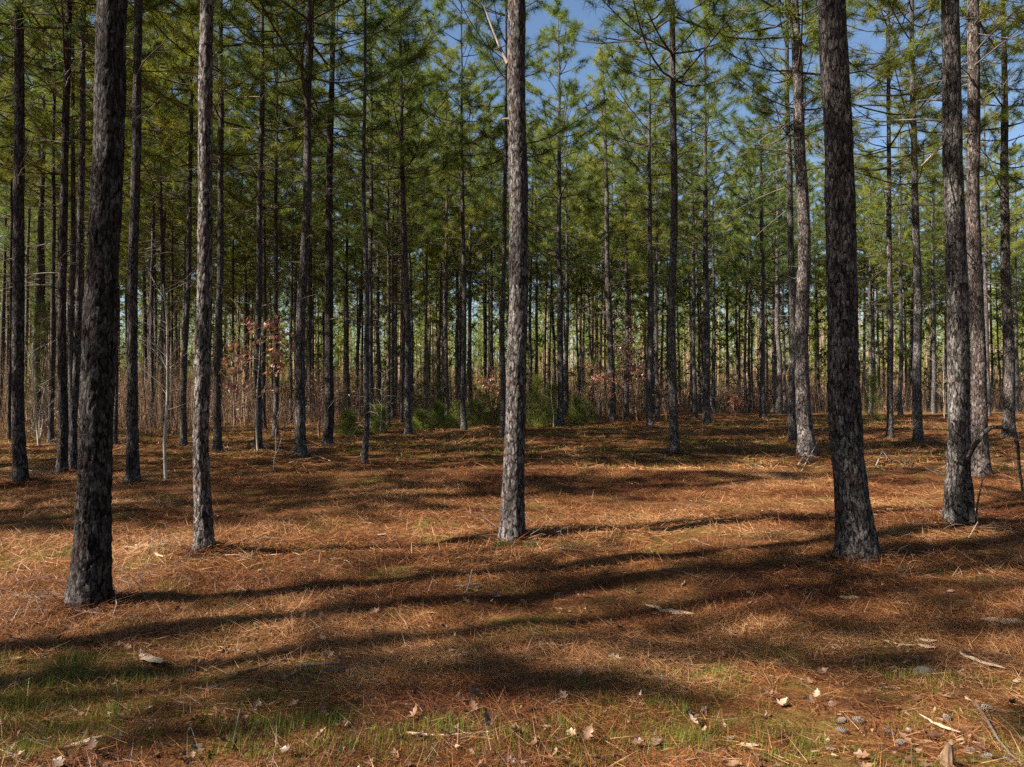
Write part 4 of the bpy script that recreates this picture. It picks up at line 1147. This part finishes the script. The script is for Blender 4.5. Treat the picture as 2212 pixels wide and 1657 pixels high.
# sticks
def stick(pts, rad, label, mat=M_TWIG, name='fallen_stick', cat='stick', lift=0.012, side=None, group='fallen sticks'):
    P = []
    for q in pts:
        X, Y = gp(q[0], q[1]); P.append([X, Y, gz(X, Y) + lift + (q[2] if len(q) > 2 else 0)])
    P = np.array(P); base = P[0].copy()
    lines = [(P - base, np.linspace(rad, rad * 0.5, len(P)))]
    V, Fc = tubes(lines, 6)
    o = obj(name, mesh_np(name, V, Fc, mat, True), None, base)
    return tag(o, label, cat, group)
stick([(2105, 1522), (2130, 1562), (2152, 1600), (2175, 1628), (2205, 1657)], 0.008, 'long grey stick lying among the cones', M_TWIG)
stick([(1702, 1328), (1730, 1313), (1752, 1292, 0.05)], 0.006, 'curved thin twig lifting off the straw in front of the great leaning trunk')
stick([(700, 1455), (760, 1440), (815, 1430), (860, 1424)], 0.012, 'dark bent branch lying left of the middle in half shade')
stick([(515, 1455), (560, 1445), (600, 1430), (635, 1424)], 0.009, 'brown curved stick below the dark shadow stripe')
stick([(640, 1440), (690, 1437), (737, 1433)], 0.014, 'dark knobbly stick half buried in straw')
stick([(880, 1585), (930, 1590), (970, 1590), (1030, 1585), (1060, 1582)], 0.008, 'long pale stick across the front grass', M_PALE)
stick([(505, 1620), (510, 1590), (522, 1560, 0.06)], 0.006, 'thin upright dead twig in the front grass')
stick([(245, 1340), (255, 1322, 0.05), (248, 1300, 0.12)], 0.006, 'arched thin twig at the foot of the huge shadowed trunk', M_TWIG)
stick([(1310, 1190), (1262, 1192), (1200, 1187)], 0.010, 'pale stick in front of the mossy-footed central trunk', M_PALE)
stick([(1565, 905), (1620, 903), (1660, 899)], 0.03, 'long fallen pale stick at the clearing edge under the rusty shrub', M_PALE)
stick([(1150, 1140), (1170, 1132), (1190, 1142), (1205, 1152)], 0.007, 'bowed pale twig right of the mossy-footed central trunk', M_PALE)
stick([(620, 1008), (640, 1000, 0.03), (690, 992), (715, 1003)], 0.02, 'twiggy dead branch at the foot of the bleached stub pine', M_PALE)
stick([(1005, 1290), (1015, 1275, 0.06), (1020, 1262, 0.1)], 0.008, 'short crooked twig standing out of the straw heap')
stick([(1040, 1265), (1010, 1280, 0.05), (985, 1272, 0.02)], 0.008, 'bent twig on the straw heap beside the dark shadow stripe')
stick([(1890, 1010), (1905, 990, 0.18), (1925, 1005)], 0.014, 'arched pale root right of the great leaning trunk', M_SAP)
stick([(1950, 1012), (1965, 1000, 0.1), (1985, 990, 0.25)], 0.014, 'broken rusty branch tip sticking up beyond the great leaning trunk', M_TWIG)
stick([(2090, 1165), (2110, 1140, 0.05), (2105, 1120, 0.12)], 0.008, 'pale twig leaning at the foot of the scaly grey trunk', M_PALE)
stick([(1730, 1015), (1745, 1000, 0.1), (1760, 990, 0.25), (1778, 960, 0.5)], 0.011, 'bare twig rising from the foot of the bright silvery pine', M_SAP)
stick([(1722, 1010), (1735, 995, 0.1), (1750, 1005)], 0.011, 'tangled twig in front of the bright silvery pine', M_SAP)

# arching vine by the scaly grey trunk
Yv = near_xy[48][1] - 0.25
def vine(pts, rad, label, dd=None):
    P = np.array([np.array(wp(x, y, Yv + (dd[i] if dd else 0))) for i, (x, y) in enumerate(pts)])
    t = np.linspace(0, len(P) - 1, len(P) * 5); Q = np.stack([np.interp(t, np.arange(len(P)), P[:, a]) for a in range(3)], 1)
    Q[1:-1] = (Q[:-2] + Q[1:-1] * 2 + Q[2:]) / 4; Q[1:-1] = (Q[:-2] + Q[1:-1] * 2 + Q[2:]) / 4
    b = Q[0].copy()
    V, Fc = tubes([(Q - b, np.linspace(rad, rad * 0.45, len(Q)))], 7)
    o = obj('vine', mesh_np('vine', V, Fc, M_BARK, True, {'bu': V[:, 0] * 0.7, 'bv': V[:, 2]}), None, b)
    return tag(o, label, 'vine', 'vines by the scaly grey trunk')
vine([(2098, 1128), (2097, 1060), (2088, 1010), (2089, 990), (2105, 960), (2125, 935), (2142, 922), (2165, 923), (2190, 935), (2198, 965), (2200, 1010), (2208, 1060)], 0.032, 'thick bare vine arching from the foot of the scaly grey trunk to the right edge', [0, .1, .05, 0, -.1, -.2, -.2, -.2, -.2, -.2, -.1, 0])
vine([(2106, 1120), (2110, 1085), (2118, 1050), (2125, 1018)], 0.012, 'short thin vine beside the thick arching one', [0, 0, -.05, -.1])
vine([(2165, 985), (2150, 988), (2125, 990)], 0.008, 'thin side twig crossing below the arching vine', [-.2, -.2, -.1])

# moss cushions at the central trunk's foot
def moss(x, y, wpx, label, seed):
    X, Y = gp(x, y); r = np.random.default_rng(seed); a_ = wpx * S / FPX * Y * 0.5
    root = empty('moss_cushion', (X, Y, gz(X, Y) - 0.01), label, 'moss', 'moss at the central trunk')
    n = 12; V = [(0, 0, 0.32 * a_)]; Fc = []
    for i in range(1, 5):
        for j in range(n):
            t = i / 4; ra = a_ * t * (0.6 + 0.6 * r.random()); V.append((ra * math.cos(j * 6.283 / n), 0.7 * ra * math.sin(j * 6.283 / n), 0.32 * a_ * math.cos(t * 1.5) - (0.02 if i == 4 else 0)))
    for i in range(3):
        for j in range(n): Fc.append((1 + i * n + j, 1 + (i + 1) * n + j, 1 + (i + 1) * n + (j + 1) % n, 1 + i * n + (j + 1) % n))
    for j in range(0, n, 2): Fc.append((0, 1 + j, 1 + (j + 1) % n, 1 + (j + 2) % n))
    V = np.array(V)
    obj('mound', mesh_np('mound', V, np.array(Fc), M_MOSS, True, {'tone': np.full(len(V), .3)}), root)
    m = 2600; q = r.random(m); az = r.random(m) * 6.283; t = np.sqrt(q) * (0.75 + 0.4 * vnoise(az * 1.3, az * 0, seed))
    C = np.stack([a_ * t * np.cos(az), 0.7 * a_ * t * np.sin(az), 0.32 * a_ * np.cos(t * 1.5)], 1)
    D = np.stack([t * np.cos(az), t * np.sin(az), 0.8 + 0 * t], 1); D /= np.linalg.norm(D, axis=1)[:, None]
    V, F2, tone = needles(C + D * 0.02, D * 0.1, 1, 0.035, 0.004, 0.7, r)
    o = obj('sprigs', mesh_np('sprigs', V, F2, M_MOSS, False, {'tone': tone}), root); o['kind'] = 'stuff'
moss(1083, 1181, 46, 'olive moss cushion against the left root of the central trunk', 1)
moss(1146, 1184, 44, 'green moss cushion against the right root of the central trunk', 2)

# broken stub and stone
X, Y = gp(2042, 1655)
zs = np.linspace(-0.04, 0.115, 14); th = np.arange(18) * 2 * math.pi / 18
TH, Z = np.meshgrid(th, zs)
top = 0.05 + 0.075 * vnoise(TH * 1.2, TH * 0, 3) ; Zc = np.minimum(Z, top)
rr = 0.021 * (1 + 0.2 * (vnoise(TH * 2.2, Z * 20, 5) - .5)) * np.clip(1.25 - Z * 3, .7, 1.3)
V = np.stack([rr * np.cos(TH), rr * np.sin(TH), Zc], -1).reshape(-1, 3)
V = np.concatenate([V, [[0, 0, 0.06]]])
i = np.arange(13)[:, None] * 18; j = np.arange(18)[None, :]; j2 = (j + 1) % 18
Fc = np.stack([i + j, i + j2, i + 18 + j2, i + 18 + j], -1).reshape(-1, 4)
cap = np.array([[234 + q, 234 + (q + 1) % 18, 234 + (q + 2) % 18, 252] for q in range(0, 18, 2)])
o = obj('broken_stub', mesh_np('broken_stub', V, np.concatenate([Fc, cap]), M_STUB, False), None, (X, Y, gz(X, Y)))
tag(o, 'short broken wooden stub standing upright among the cones', 'stub')
X, Y = gp(1990, 1453)
th = np.arange(14) * 2 * math.pi / 14; ph = np.linspace(0.01, math.pi - 0.01, 9)
TH, PH = np.meshgrid(th, ph)
rr = 1 + 0.12 * (vnoise(TH * 1.0 % 6.2, PH * 1.4, 2) - .5) * np.sin(PH)
V = np.stack([0.055 * rr * np.sin(PH) * np.cos(TH), 0.035 * rr * np.sin(PH) * np.sin(TH), 0.034 * rr * np.cos(PH)], -1).reshape(-1, 3)
i = np.arange(8)[:, None] * 14; j = np.arange(14)[None, :]; j2 = (j + 1) % 14
o = obj('grey_stone', mesh_np('grey_stone', V, np.stack([i + j, i + j2, i + 14 + j2, i + 14 + j], -1).reshape(-1, 4), M_STONE, True), None, (X, Y, gz(X, Y) + 0.012))
tag(o, 'smooth rounded grey stone alone on the straw behind the cones', 'stone')
print('tris', sum(len(m.loops) - 2 * len(m.polygons) for m in bpy.data.meshes), 'meshes', len(bpy.data.meshes))
